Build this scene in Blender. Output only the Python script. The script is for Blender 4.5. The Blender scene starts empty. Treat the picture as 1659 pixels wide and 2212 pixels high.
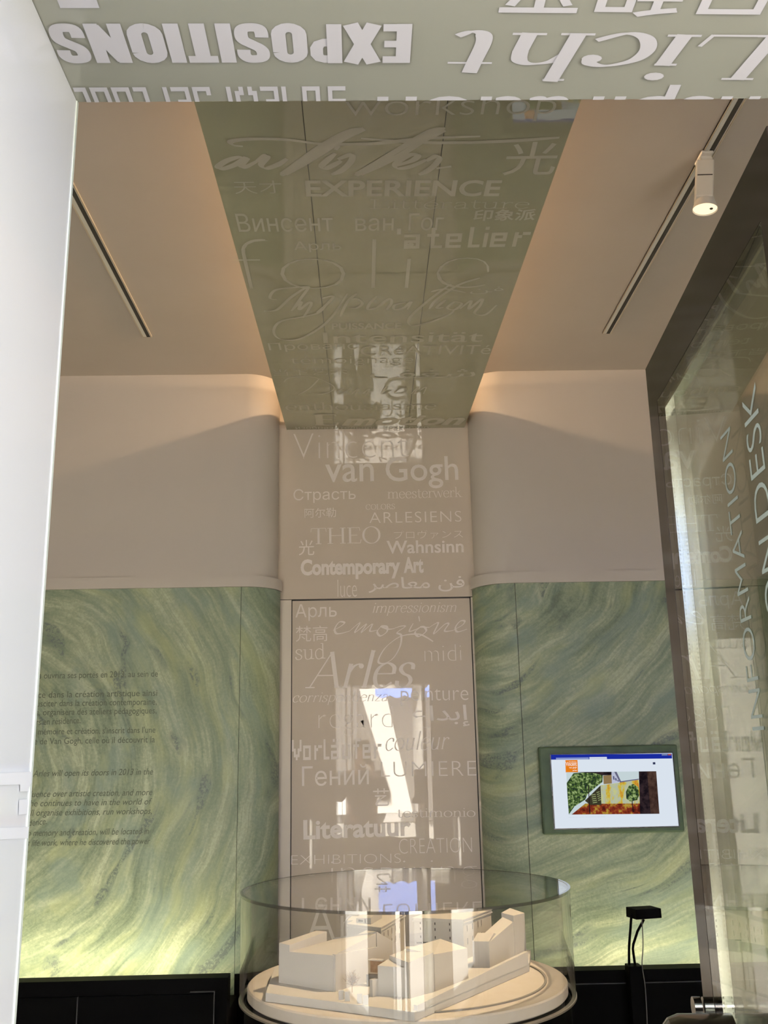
import bpy, bmesh, math, random
from mathutils import Vector, Matrix, Euler
C = bpy.context.scene.collection
SC = bpy.context.scene
random.seed(4)

# ------------------------------------------------------------------ camera
F, PITCH, YAW, ROLL, CZ = 2085.7, .24888, .02147, .019502, 1.55
cp, sp, cy, sy, cr, sr = math.cos(PITCH), math.sin(PITCH), math.cos(YAW), math.sin(YAW), math.cos(ROLL), math.sin(ROLL)
RY = Matrix(((cy, 0, -sy), (0, 1, 0), (sy, 0, cy)))
RP = Matrix(((1, 0, 0), (0, cp, -sp), (0, sp, cp)))
RR = Matrix(((cr, -sr, 0), (sr, cr, 0), (0, 0, 1)))
RC = RR @ RP @ RY                                  # world (right, up, forward) -> camera
rows = [Vector((RC[i][0], RC[i][2], RC[i][1])) for i in range(3)]
cam = bpy.data.cameras.new('camera'); cam_o = bpy.data.objects.new('camera', cam); C.objects.link(cam_o)
mw = Matrix((rows[0], rows[1], -rows[2])).transposed().to_4x4(); mw.translation = (0, 0, CZ)
cam_o.matrix_world = mw
cam.sensor_fit = 'VERTICAL'; cam.sensor_height = 36; cam.lens = 36 * F / 2212; cam.clip_start = .01
SC.camera = cam_o

# ------------------------------------------------------------------ light and exposure
SC.view_settings.view_transform = 'Standard'; SC.view_settings.look = 'None'
SC.view_settings.gamma = 1; SC.view_settings.use_curve_mapping = False
SC.view_settings.exposure = -.65
SKY_STRENGTH, SUN_STRENGTH = 3.2, 325.0
COVE_STRENGTH, UPLIGHT_STRENGTH, SPOT_POWER = 130.0, 190.0, 400.0
world = bpy.data.worlds.new('sky'); SC.world = world; world.use_nodes = True
bg = world.node_tree.nodes['Background']; bg.inputs[0].default_value = (.70, .84, 1, 1); bg.inputs[1].default_value = SKY_STRENGTH
sun = bpy.data.lights.new('sun', 'SUN'); sun.energy = SUN_STRENGTH; sun.angle = .009; sun.color = (1, .985, .96)
sun_o = bpy.data.objects.new('sun', sun); C.objects.link(sun_o)
sun_o.rotation_euler = Vector((-.3, .35, 1)).to_track_quat('Z', 'Y').to_euler(); sun_o.location = (-3, 3, 10)
SC.cycles.max_bounces = 10; SC.cycles.transparent_max_bounces = 24; SC.cycles.glossy_bounces = 6
SC.cycles.caustics_reflective = False; SC.cycles.caustics_refractive = False
SC.cycles.sample_clamp_indirect = 6

# ------------------------------------------------------------------ pixel -> point on a true plane of the place
def ray(x, y):
    c = Vector(((x - 829.5) / F, (1106 - y) / F, 1.0)); w = RC.transposed() @ c
    return Vector((w[0], w[2], w[1]))
CAM = Vector((0, 0, CZ))
def on(px, py, plane):
    p0, n = plane; r = ray(px, py)
    return CAM + r * ((p0 - CAM).dot(n) / r.dot(n))
def PY(y): return (Vector((0, y, 0)), Vector((0, -1, 0)))
def PZ(z): return (Vector((0, 0, z)), Vector((0, 0, -1)))
def PX(x): return (Vector((x, 0, 0)), Vector((1, 0, 0)))

# ------------------------------------------------------------------ materials
def mat(name, col, rough=.6, ior=1.5, metal=0, spec=.5, emit=None, es=0):
    m = bpy.data.materials.new(name); m.use_nodes = True
    b = m.node_tree.nodes['Principled BSDF']
    b.inputs['Base Color'].default_value = (*col, 1); b.inputs['Roughness'].default_value = rough
    b.inputs['IOR'].default_value = ior; b.inputs['Metallic'].default_value = metal
    b.inputs['Specular IOR Level'].default_value = spec
    if emit:
        b.inputs['Emission Color'].default_value = (*emit, 1); b.inputs['Emission Strength'].default_value = es
    return m
def N(m, t, **kw):
    n = m.node_tree.nodes.new(t)
    for k, v in kw.items(): setattr(n, k, v)
    return n
def L(m, a, b): m.node_tree.links.new(a, b)
def mathn(m, op, a, b=None, clamp=False):
    n = N(m, 'ShaderNodeMath', operation=op); n.use_clamp = clamp
    for i, v in enumerate((a, b)):
        if v is None: continue
        if isinstance(v, (int, float)): n.inputs[i].default_value = v
        else: L(m, v, n.inputs[i])
    return n.outputs[0]
def vmath(m, op, a, b=None, out=0):
    n = N(m, 'ShaderNodeVectorMath', operation=op)
    for i, v in enumerate((a, b)):
        if v is None: continue
        if isinstance(v, (tuple, list, Vector)): n.inputs[i].default_value = v
        else: L(m, v, n.inputs[i])
    return n.outputs[out]
def noise(m, vec, scale, detail=3, rough=.5, dist=0):
    n = N(m, 'ShaderNodeTexNoise'); n.inputs['Scale'].default_value = scale
    n.inputs['Detail'].default_value = detail; n.inputs['Roughness'].default_value = rough; n.inputs['Distortion'].default_value = dist
    if vec is not None: L(m, vec, n.inputs['Vector'])
    return n.outputs[0]
def ramp(m, fac, stops):
    n = N(m, 'ShaderNodeValToRGB'); cr_ = n.color_ramp
    while len(cr_.elements) < len(stops): cr_.elements.new(.5)
    for e, (p, c) in zip(cr_.elements, stops): e.position = p; e.color = (*c, 1)
    L(m, fac, n.inputs[0]); return n.outputs[0]
def mixc(m, f, a, b, blend='MIX'):
    n = N(m, 'ShaderNodeMix', data_type='RGBA', blend_type=blend)
    if isinstance(f, (int, float)): n.inputs[0].default_value = f
    else: L(m, f, n.inputs[0])
    for i, v in ((6, a), (7, b)):
        if isinstance(v, tuple): n.inputs[i].default_value = (*v, 1)
        else: L(m, v, n.inputs[i])
    return n.outputs[2]
def base(m): return m.node_tree.nodes['Principled BSDF'].inputs['Base Color']
def mottle(m, c1, c2, scale=3, bump=0, bscale=120):
    pos = N(m, 'ShaderNodeNewGeometry').outputs['Position']
    L(m, ramp(m, noise(m, pos, scale, 4, .6), ((.3, c1), (.7, c2))), base(m))
    if bump:
        b = N(m, 'ShaderNodeBump'); b.inputs['Strength'].default_value = bump; b.inputs['Distance'].default_value = .002
        L(m, noise(m, pos, bscale, 2), b.inputs['Height']); L(m, b.outputs[0], m.node_tree.nodes['Principled BSDF'].inputs['Normal'])
    return m
def pane_glass(name, tint=(1, 1, 1), f0=.04, rough=0.0):
    m = bpy.data.materials.new(name); m.use_nodes = True; m.node_tree.nodes.clear()
    g = N(m, 'ShaderNodeNewGeometry')
    c = mathn(m, 'ABSOLUTE', vmath(m, 'DOT_PRODUCT', g.outputs['Normal'], g.outputs['Incoming'], out=1))
    f = mathn(m, 'POWER', mathn(m, 'SUBTRACT', 1.0, c, True), 5.0)
    f = mathn(m, 'ADD', mathn(m, 'MULTIPLY', f, 1 - f0), f0, True)
    t = N(m, 'ShaderNodeBsdfTransparent'); t.inputs[0].default_value = (*tint, 1)
    s = N(m, 'ShaderNodeBsdfGlossy'); s.inputs['Roughness'].default_value = rough; s.inputs[0].default_value = (1, 1, 1, 1)
    x = N(m, 'ShaderNodeMixShader'); L(m, f, x.inputs[0]); L(m, t.outputs[0], x.inputs[1]); L(m, s.outputs[0], x.inputs[2])
    o = N(m, 'ShaderNodeOutputMaterial'); L(m, x.outputs[0], o.inputs[0])
    return m
def mural(name, cx, cz, seed, dim=1.0):
    m = mat(name, (.3, .35, .2), .55, 1.4)
    pos = N(m, 'ShaderNodeNewGeometry').outputs['Position']
    w1 = N(m, 'ShaderNodeTexNoise'); w1.inputs['Scale'].default_value = 1.7; w1.inputs['Detail'].default_value = 2
    L(m, vmath(m, 'ADD', pos, (seed, 0, seed * .7)), w1.inputs['Vector'])
    warp = vmath(m, 'MULTIPLY', vmath(m, 'SUBTRACT', w1.outputs[1], (.5, .5, .5)), (.24, 0, .24))
    rel = vmath(m, 'MULTIPLY', vmath(m, 'SUBTRACT', vmath(m, 'ADD', pos, warp), (cx, 0, cz)), (1, 0, 1))
    r = vmath(m, 'LENGTH', rel, out=1)
    soft = mathn(m, 'MULTIPLY', r, 1.5, True)
    sc_ = N(m, 'ShaderNodeVectorMath', operation='SCALE'); L(m, vmath(m, 'NORMALIZE', rel), sc_.inputs[0]); L(m, soft, sc_.inputs[3])
    sx = N(m, 'ShaderNodeSeparateXYZ'); L(m, sc_.outputs[0], sx.inputs[0])
    def co(kr, ka):
        n = N(m, 'ShaderNodeCombineXYZ')
        L(m, mathn(m, 'ADD', mathn(m, 'MULTIPLY', r, kr), seed), n.inputs[0])
        L(m, mathn(m, 'MULTIPLY', sx.outputs[0], ka), n.inputs[1]); L(m, mathn(m, 'MULTIPLY', sx.outputs[2], ka), n.inputs[2])
        return n.outputs[0]
    broad = noise(m, co(13, 2.1), 1.0, 4, .58, .35)
    fine = noise(m, co(60, 4.2), 1.0, 5, .7, .3)
    dab = noise(m, co(10, 2.6), 1.0, 3, .5, .5)
    grit = noise(m, pos, 95, 3, .7)
    tone = mathn(m, 'ADD', mathn(m, 'MULTIPLY', broad, .50), mathn(m, 'ADD', mathn(m, 'MULTIPLY', fine, .29), mathn(m, 'MULTIPLY', grit, .21)))
    col = ramp(m, tone, ((.36, (.11, .145, .10)), (.455, (.19, .235, .16)), (.53, (.275, .32, .22)), (.61, (.42, .45, .315))))
    blue = ramp(m, noise(m, co(5, 2.4), 1.3, 3), ((.50, (0, 0, 0)), (.66, (1, 1, 1))))
    col = mixc(m, mathn(m, 'MULTIPLY', blue, .5), col, (.17, .235, .215))
    yel = ramp(m, noise(m, co(6, 2), 1.7, 3), ((.52, (0, 0, 0)), (.7, (1, 1, 1))))
    col = mixc(m, mathn(m, 'MULTIPLY', yel, .45), col, (.38, .41, .20))
    dk = mathn(m, 'MULTIPLY', ramp(m, dab, ((.60, (0, 0, 0)), (.66, (1, 1, 1)))), ramp(m, mathn(m, 'ADD', mathn(m, 'MULTIPLY', grit, .6), mathn(m, 'MULTIPLY', fine, .4)), ((.42, (0, 0, 0)), (.56, (1, 1, 1)))))
    col = mixc(m, mathn(m, 'MULTIPLY', dk, .8), col, (.055, .08, .085)); col = mixc(m, 1.0, col, (dim, dim, dim), 'MULTIPLY')
    L(m, col, base(m))
    b = N(m, 'ShaderNodeBump'); b.inputs['Strength'].default_value = .08; b.inputs['Distance'].default_value = .002
    L(m, fine, b.inputs['Height']); L(m, b.outputs[0], m.node_tree.nodes['Principled BSDF'].inputs['Normal'])
    return m
EMK = [1.0]
def emis(name, col, s):
    s = s * EMK[0]
    m = bpy.data.materials.new(name); m.use_nodes = True; m.node_tree.nodes.clear()
    e = N(m, 'ShaderNodeEmission'); e.inputs[0].default_value = (*col, 1); e.inputs[1].default_value = s
    o = N(m, 'ShaderNodeOutputMaterial'); L(m, e.outputs[0], o.inputs[0]); return m
def emis_noise(name, stops, scale, s, stretch=(1, 1, 1)):
    m = emis(name, (1, 1, 1), s); e = [n for n in m.node_tree.nodes if n.type == 'EMISSION'][0]
    pos = vmath(m, 'MULTIPLY', N(m, 'ShaderNodeNewGeometry').outputs['Position'], stretch)
    L(m, ramp(m, noise(m, pos, scale, 4, .65), stops), e.inputs[0]); return m

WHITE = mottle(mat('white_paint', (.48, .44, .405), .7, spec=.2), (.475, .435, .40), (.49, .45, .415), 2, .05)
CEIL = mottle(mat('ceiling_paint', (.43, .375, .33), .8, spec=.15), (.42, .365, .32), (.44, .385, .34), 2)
STRIP = mottle(mat('olive_glass', (.30, .28, .20), .004, 1.75), (.295, .275, .185), (.305, .285, .195), 1.5)
TAUPE = mottle(mat('taupe_glass', (.62, .545, .465), .005, 1.9), (.635, .55, .465), (.645, .56, .475), 1.5)
SOFF = mottle(mat('pale_glass', (.235, .24, .205), .12, 1.5), (.23, .235, .20), (.24, .245, .21), 2)
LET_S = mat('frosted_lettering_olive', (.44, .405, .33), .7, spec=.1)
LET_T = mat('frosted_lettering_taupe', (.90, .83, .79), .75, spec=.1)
LET_W = mat('white_lettering', (.44, .44, .47), .6, spec=.2)
LET_D = mat('dark_lettering', (.09, .105, .075), .6, spec=.1)
LET_B = mat('pale_blue_lettering', (.24, .29, .28), .6, spec=.1)
JAMB = mottle(mat('white_back_painted_glass', (.93, .945, .955), .06, 1.5), (.925, .94, .95), (.935, .95, .96), 2)
EDGE = mat('glass_edge', (.72, .78, .70), .2)
BLACK = mottle(mat('black_lacquer', (.002, .002, .002), .5, spec=.02), (.002, .002, .002), (.003, .003, .003), 5)
SEAM_GLINT = mat('grey_edge_strip', (.05, .05, .052), .5, spec=.2)
FRIT = mottle(mat('dark_enamelled_glass', (.018, .014, .012), .1, 1.35, spec=.16), (.017, .013, .011), (.019, .015, .013), 4)
RUBBER = mat('black_seal', (.006, .006, .007), .5)
CHROME = mat('dark_chrome', (.30, .30, .31), .12, metal=1)
PAINTM = mat('white_metal', (.70, .66, .60), .4)
DARKSLOT = mat('dark_slot', (.025, .02, .016), .6)
PALEMET = mat('pale_metal', (.55, .48, .38), .35, metal=.6)
FLOORM = mottle(mat('dark_stone', (.05, .048, .045), .35), (.04, .038, .036), (.065, .06, .056), 6)
PAVE = mottle(mat('paving', (.14, .13, .12), .8), (.12, .115, .105), (.16, .15, .14), 8)
PLASTER = mottle(mat('tan_plaster', (.62, .57, .50), .85), (.59, .54, .47), (.65, .60, .53), 5)
PALEST = mottle(mat('pale_stone', (.68, .65, .60), .8), (.64, .61, .56), (.71, .68, .63), 7)
AWN = mottle(mat('blue_canvas', (.10, .17, .42), .8), (.09, .15, .38), (.12, .19, .46), 9)
CARD = mottle(mat('white_card', (.78, .75, .71), .8, spec=.15), (.77, .74, .70), (.79, .76, .72), 12)
DISCM = mottle(mat('pale_board', (.76, .70, .62), .75, spec=.2), (.74, .67, .58), (.78, .72, .65), 14)
HOLE = mat('window_dark', (.05, .04, .035), .5)
SEPIA = mottle(mat('sepia_print', (.42, .27, .16), .7), (.30, .18, .10), (.50, .34, .22), 60)
TWIG = mat('brown_twig', (.30, .20, .12), .8)
CORK = mat('greyed_board', (.34, .32, .29), .8)
DGLASS = pane_glass('tinted_clear_glass', (.84, .86, .82), .045)
GLASS = pane_glass('clear_glass', (.985, .992, .985), .045)
ACRYL = pane_glass('clear_acrylic', (.985, .985, .975), .045)
RIMM = pane_glass('acrylic_edge', (.62, .62, .60), .10)
COVE = emis('warm_led', (1, .66, .36), COVE_STRENGTH)
UPL = emis('yellow_white_led', (1, .91, .58), UPLIGHT_STRENGTH); UPR = emis('yellow_white_led_dim', (1, .90, .60), UPLIGHT_STRENGTH * .75)
SKIN = mat('skin', (.55, .36, .27), .5)
COAT = mottle(mat('dark_coat', (.05, .045, .05), .85), (.045, .04, .045), (.06, .055, .06), 20)
JEANS = mat('dark_trousers', (.05, .06, .09), .85)
HAIR = mat('dark_hair', (.03, .02, .015), .6)
MURAL_L = mural('green_brushwork', -1.92, 1.5, 3.1, .86)
MURAL_R = mural('green_brushwork_diagonal', .42, 2.78, 11.7, .8)

# ------------------------------------------------------------------ mesh helpers
class MB:
    def __init__(s): s.v = []; s.f = []; s.mi = []; s.cur = 0
    def add(s, vs, fs):
        o = len(s.v); s.v += [tuple(v) for v in vs]; s.f += [tuple(i + o for i in f) for f in fs]; s.mi += [s.cur] * len(fs); return s
    def obox(s, o, a, b, c):           # corner + three edge vectors
        o, a, b, c = map(Vector, (o, a, b, c))
        vs = [o, o + a, o + a + b, o + b, o + c, o + a + c, o + a + b + c, o + b + c]
        fs = [(0, 3, 2, 1), (4, 5, 6, 7), (0, 1, 5, 4), (1, 2, 6, 5), (2, 3, 7, 6), (3, 0, 4, 7)]
        if a.cross(b).dot(c) < 0: fs = [f[::-1] for f in fs]
        return s.add(vs, fs)
    def box(s, x0, x1, y0, y1, z0, z1): return s.obox((x0, y0, z0), (x1 - x0, 0, 0), (0, y1 - y0, 0), (0, 0, z1 - z0))
    def prism(s, poly, z0, z1):        # z1 a number or one per corner
        n = len(poly); area = sum(poly[i][0] * poly[(i + 1) % n][1] - poly[(i + 1) % n][0] * poly[i][1] for i in range(n))
        zz = [z1] * n if isinstance(z1, (int, float)) else list(z1); poly = list(poly)
        if area < 0: poly.reverse(); zz.reverse()
        vs = [(x, y, z0) for x, y in poly] + [(p[0], p[1], z) for p, z in zip(poly, zz)]
        fs = [tuple(range(n))[::-1], tuple(range(n, 2 * n))] + [(i, (i + 1) % n, n + (i + 1) % n, n + i) for i in range(n)]
        return s.add(vs, fs)
    def lathe(s, c, prof, n=96, a0=0, closed_prof=False):   # prof: (r, z)
        k = len(prof); vs = []; fs = []
        for i in range(n):
            t = 2 * math.pi * i / n
            for r, z in prof: vs.append((c[0] + r * math.cos(t), c[1] + r * math.sin(t), c[2] + z))
        m = k if closed_prof else k - 1
        for i in range(n):
            j = (i + 1) % n
            for q in range(m): fs.append((i * k + q, j * k + q, j * k + (q + 1) % k, i * k + (q + 1) % k))
        return s.add(vs, fs)
    def tube(s, pts, r, n=10, cap=True):
        pts = [Vector(p) for p in pts]; rr = r if isinstance(r, (list, tuple)) else [r] * len(pts)
        t0 = (pts[1] - pts[0]).normalized(); u = t0.orthogonal().normalized(); rings = []
        for i, p in enumerate(pts):
            t = (pts[min(i + 1, len(pts) - 1)] - pts[max(i - 1, 0)]).normalized()
            u = (u - t * u.dot(t)).normalized(); w = t.cross(u)
            rings.append([p + (u * math.cos(2 * math.pi * k / n) + w * math.sin(2 * math.pi * k / n)) * rr[i] for k in range(n)])
        vs = [v for rg in rings for v in rg]
        fs = [(i * n + k, i * n + (k + 1) % n, (i + 1) * n + (k + 1) % n, (i + 1) * n + k) for i in range(len(pts) - 1) for k in range(n)]
        if cap: fs += [tuple(range(n))[::-1], tuple(range((len(pts) - 1) * n, len(pts) * n))]
        return s.add(vs, fs)
    def build(s, name, m, parent=None, smooth=None, bevel=0):
        me = bpy.data.meshes.new(name); me.from_pydata(s.v, [], s.f); me.update()
        for k in (m if isinstance(m, (list, tuple)) else [m]): me.materials.append(k)
        for p, i in zip(me.polygons, s.mi): p.material_index = i
        if bevel:
            b = bmesh.new(); b.from_mesh(me); bmesh.ops.remove_doubles(b, verts=b.verts, dist=1e-6)
            es = [e for e in b.edges if len(e.link_faces) == 2 and e.calc_face_angle() > .6]
            bmesh.ops.bevel(b, geom=es, offset=bevel, segments=2, profile=.5, affect='EDGES'); b.to_mesh(me); b.free()
        if smooth:
            for p in me.polygons: p.use_smooth = True
            me.set_sharp_from_angle(angle=smooth)
        o = bpy.data.objects.new(name, me); C.objects.link(o); attach(o, parent); return o
ORIGIN = {}
def attach(o, parent):
    if parent is not None:
        o.parent = parent; o.matrix_parent_inverse = ORIGIN.get(parent.name, Matrix()).inverted()
def tag(o, label, cat=None, group=None, kind=None):
    if label: o['label'] = label
    if cat: o['category'] = cat
    if group: o['group'] = group
    if kind: o['kind'] = kind
    return o
def thing(name, loc, label, cat, group=None, kind=None):
    o = bpy.data.objects.new(name, None); C.objects.link(o); o.location = loc; o.empty_display_size = .1
    ORIGIN[o.name] = Matrix.Translation(loc); return tag(o, label, cat, group, kind)
def struct(name, mb, m, label, cat, smooth=None, bevel=0):
    return tag(mb.build(name, m, None, smooth, bevel), label, cat, kind='structure')

# ------------------------------------------------------------------ lettering
def outline_mesh(o, offset):
    # letters drawn with overlapping outlines: fill each outer outline (with its own holes) by itself
    src = o.to_curve(bpy.context.evaluated_depsgraph_get()); info = []
    for sp_ in src.splines:
        pts = [p.co.to_2d() for p in (sp_.bezier_points if sp_.type == 'BEZIER' else sp_.points)]
        ar = sum(pts[i].x * pts[(i + 1) % len(pts)].y - pts[(i + 1) % len(pts)].x * pts[i].y for i in range(len(pts)))
        info.append((sp_, ar, min(p.x for p in pts), max(p.x for p in pts), min(p.y for p in pts), max(p.y for p in pts)))
    sign = 1 if max(info, key=lambda q: abs(q[1]))[1] > 0 else -1
    outs = [q for q in info if q[1] * sign > 0]; groups = {id(q): [q] for q in outs}
    for q in info:
        if q[1] * sign > 0: continue
        host = [w for w in outs if w[2] <= q[2] and w[3] >= q[3] and w[4] <= q[4] and w[5] >= q[5]]
        if host: groups[id(min(host, key=lambda w: abs(w[1])))].append(q)
    vs, fs = [], []
    for lv, g_ in enumerate(groups.values()):
        cu = bpy.data.curves.new('t', 'CURVE'); cu.dimensions = '2D'; cu.fill_mode = 'BOTH'; cu.resolution_u = 4; cu.offset = offset
        for q in g_:
            n = cu.splines.new(q[0].type)
            if q[0].type == 'BEZIER':
                n.bezier_points.add(len(q[0].bezier_points) - 1)
                for a, b_ in zip(n.bezier_points, q[0].bezier_points):
                    a.handle_left_type = a.handle_right_type = 'FREE'; a.co, a.handle_left, a.handle_right = b_.co, b_.handle_left, b_.handle_right
            else:
                n.points.add(len(q[0].points) - 1)
                for a, b_ in zip(n.points, q[0].points): a.co = b_.co
            n.use_cyclic_u = True
        t_ = bpy.data.objects.new('t', cu); C.objects.link(t_); bpy.context.view_layer.update()
        me = bpy.data.meshes.new_from_object(t_.evaluated_get(bpy.context.evaluated_depsgraph_get())); k = len(vs)
        vs += [(v.co.x, v.co.y, (lv % 24) * 4e-5) for v in me.vertices]; fs += [tuple(i + k for i in p.vertices) for p in me.polygons]
        bpy.data.objects.remove(t_); bpy.data.curves.remove(cu); bpy.data.meshes.remove(me)
    o.to_curve_clear(); return vs, fs
def glyph_mesh(body, offset=0, shear=0, space=1.0):
    cu = bpy.data.curves.new('t', 'FONT'); cu.body = body; cu.offset = offset; cu.shear = shear; cu.space_character = space
    cu.resolution_u = 4; cu.dimensions = '2D'; cu.fill_mode = 'BOTH'
    o = bpy.data.objects.new('t', cu); C.objects.link(o); bpy.context.view_layer.update()
    if any('\u0400' < ch < '\u0500' for ch in body):
        r = outline_mesh(o, offset); bpy.data.objects.remove(o); bpy.data.curves.remove(cu); return r
    me = bpy.data.meshes.new_from_object(o.evaluated_get(bpy.context.evaluated_depsgraph_get()))
    vs = [(v.co.x, v.co.y) for v in me.vertices]; fs = [tuple(p.vertices) for p in me.polygons]
    root = list(range(len(vs)))            # every separate outline on its own hair-thin level
    def find(i):
        while root[i] != i: root[i] = root[root[i]]; i = root[i]
        return i
    for f in fs:
        for i in f[1:]: root[find(i)] = find(f[0])
    ids = {}; vs = [(x, y, (ids.setdefault(find(i), len(ids)) % 24) * 4e-5) for i, (x, y) in enumerate(vs)]
    bpy.data.objects.remove(o); bpy.data.curves.remove(cu); bpy.data.meshes.remove(me)
    return vs, fs
def catmull(pts, k=8):
    if len(pts) < 3: return pts
    P = [pts[0]] + list(pts) + [pts[-1]]; out = []
    for i in range(1, len(P) - 2):
        for j in range(k):
            t = j / k; q = []
            for d in range(len(pts[0])):
                a, b, c, e = P[i - 1][d], P[i][d], P[i + 1][d], P[i + 2][d]
                q.append(.5 * (2 * b + (c - a) * t + (2 * a - 5 * b + 4 * c - e) * t * t + (3 * b - a - 3 * c + e) * t ** 3))
            out.append(tuple(q))
    out.append(tuple(pts[-1])); return out
LEV = [0]
def ribbon(pts, wf, vs, fs):
    n = len(pts); LEV[0] += 1; zl = (LEV[0] % 24) * 4e-5; L_, R_ = [], []
    for i in range(n):
        a, b = pts[max(i - 1, 0)], pts[min(i + 1, n - 1)]
        dx, dy = b[0] - a[0], b[1] - a[1]; l = math.hypot(dx, dy) or 1e-9; dx /= l; dy /= l
        w = wf(math.atan2(dy, dx), i / (n - 1)) / 2
        zi = zl + i * 2.5e-7; L_.append((pts[i][0] - dy * w, pts[i][1] + dx * w, zi)); R_.append((pts[i][0] + dy * w, pts[i][1] - dx * w, zi))
    o = len(vs); vs += L_ + R_
    fs += [(o + i, o + n + i, o + n + i + 1, o + i + 1) for i in range(n - 1)]
def ell(cx, cy_, rx, ry): return [(cx + rx * math.cos(t * math.pi / 8), cy_ + ry * math.sin(t * math.pi / 8)) for t in range(17)]
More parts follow.
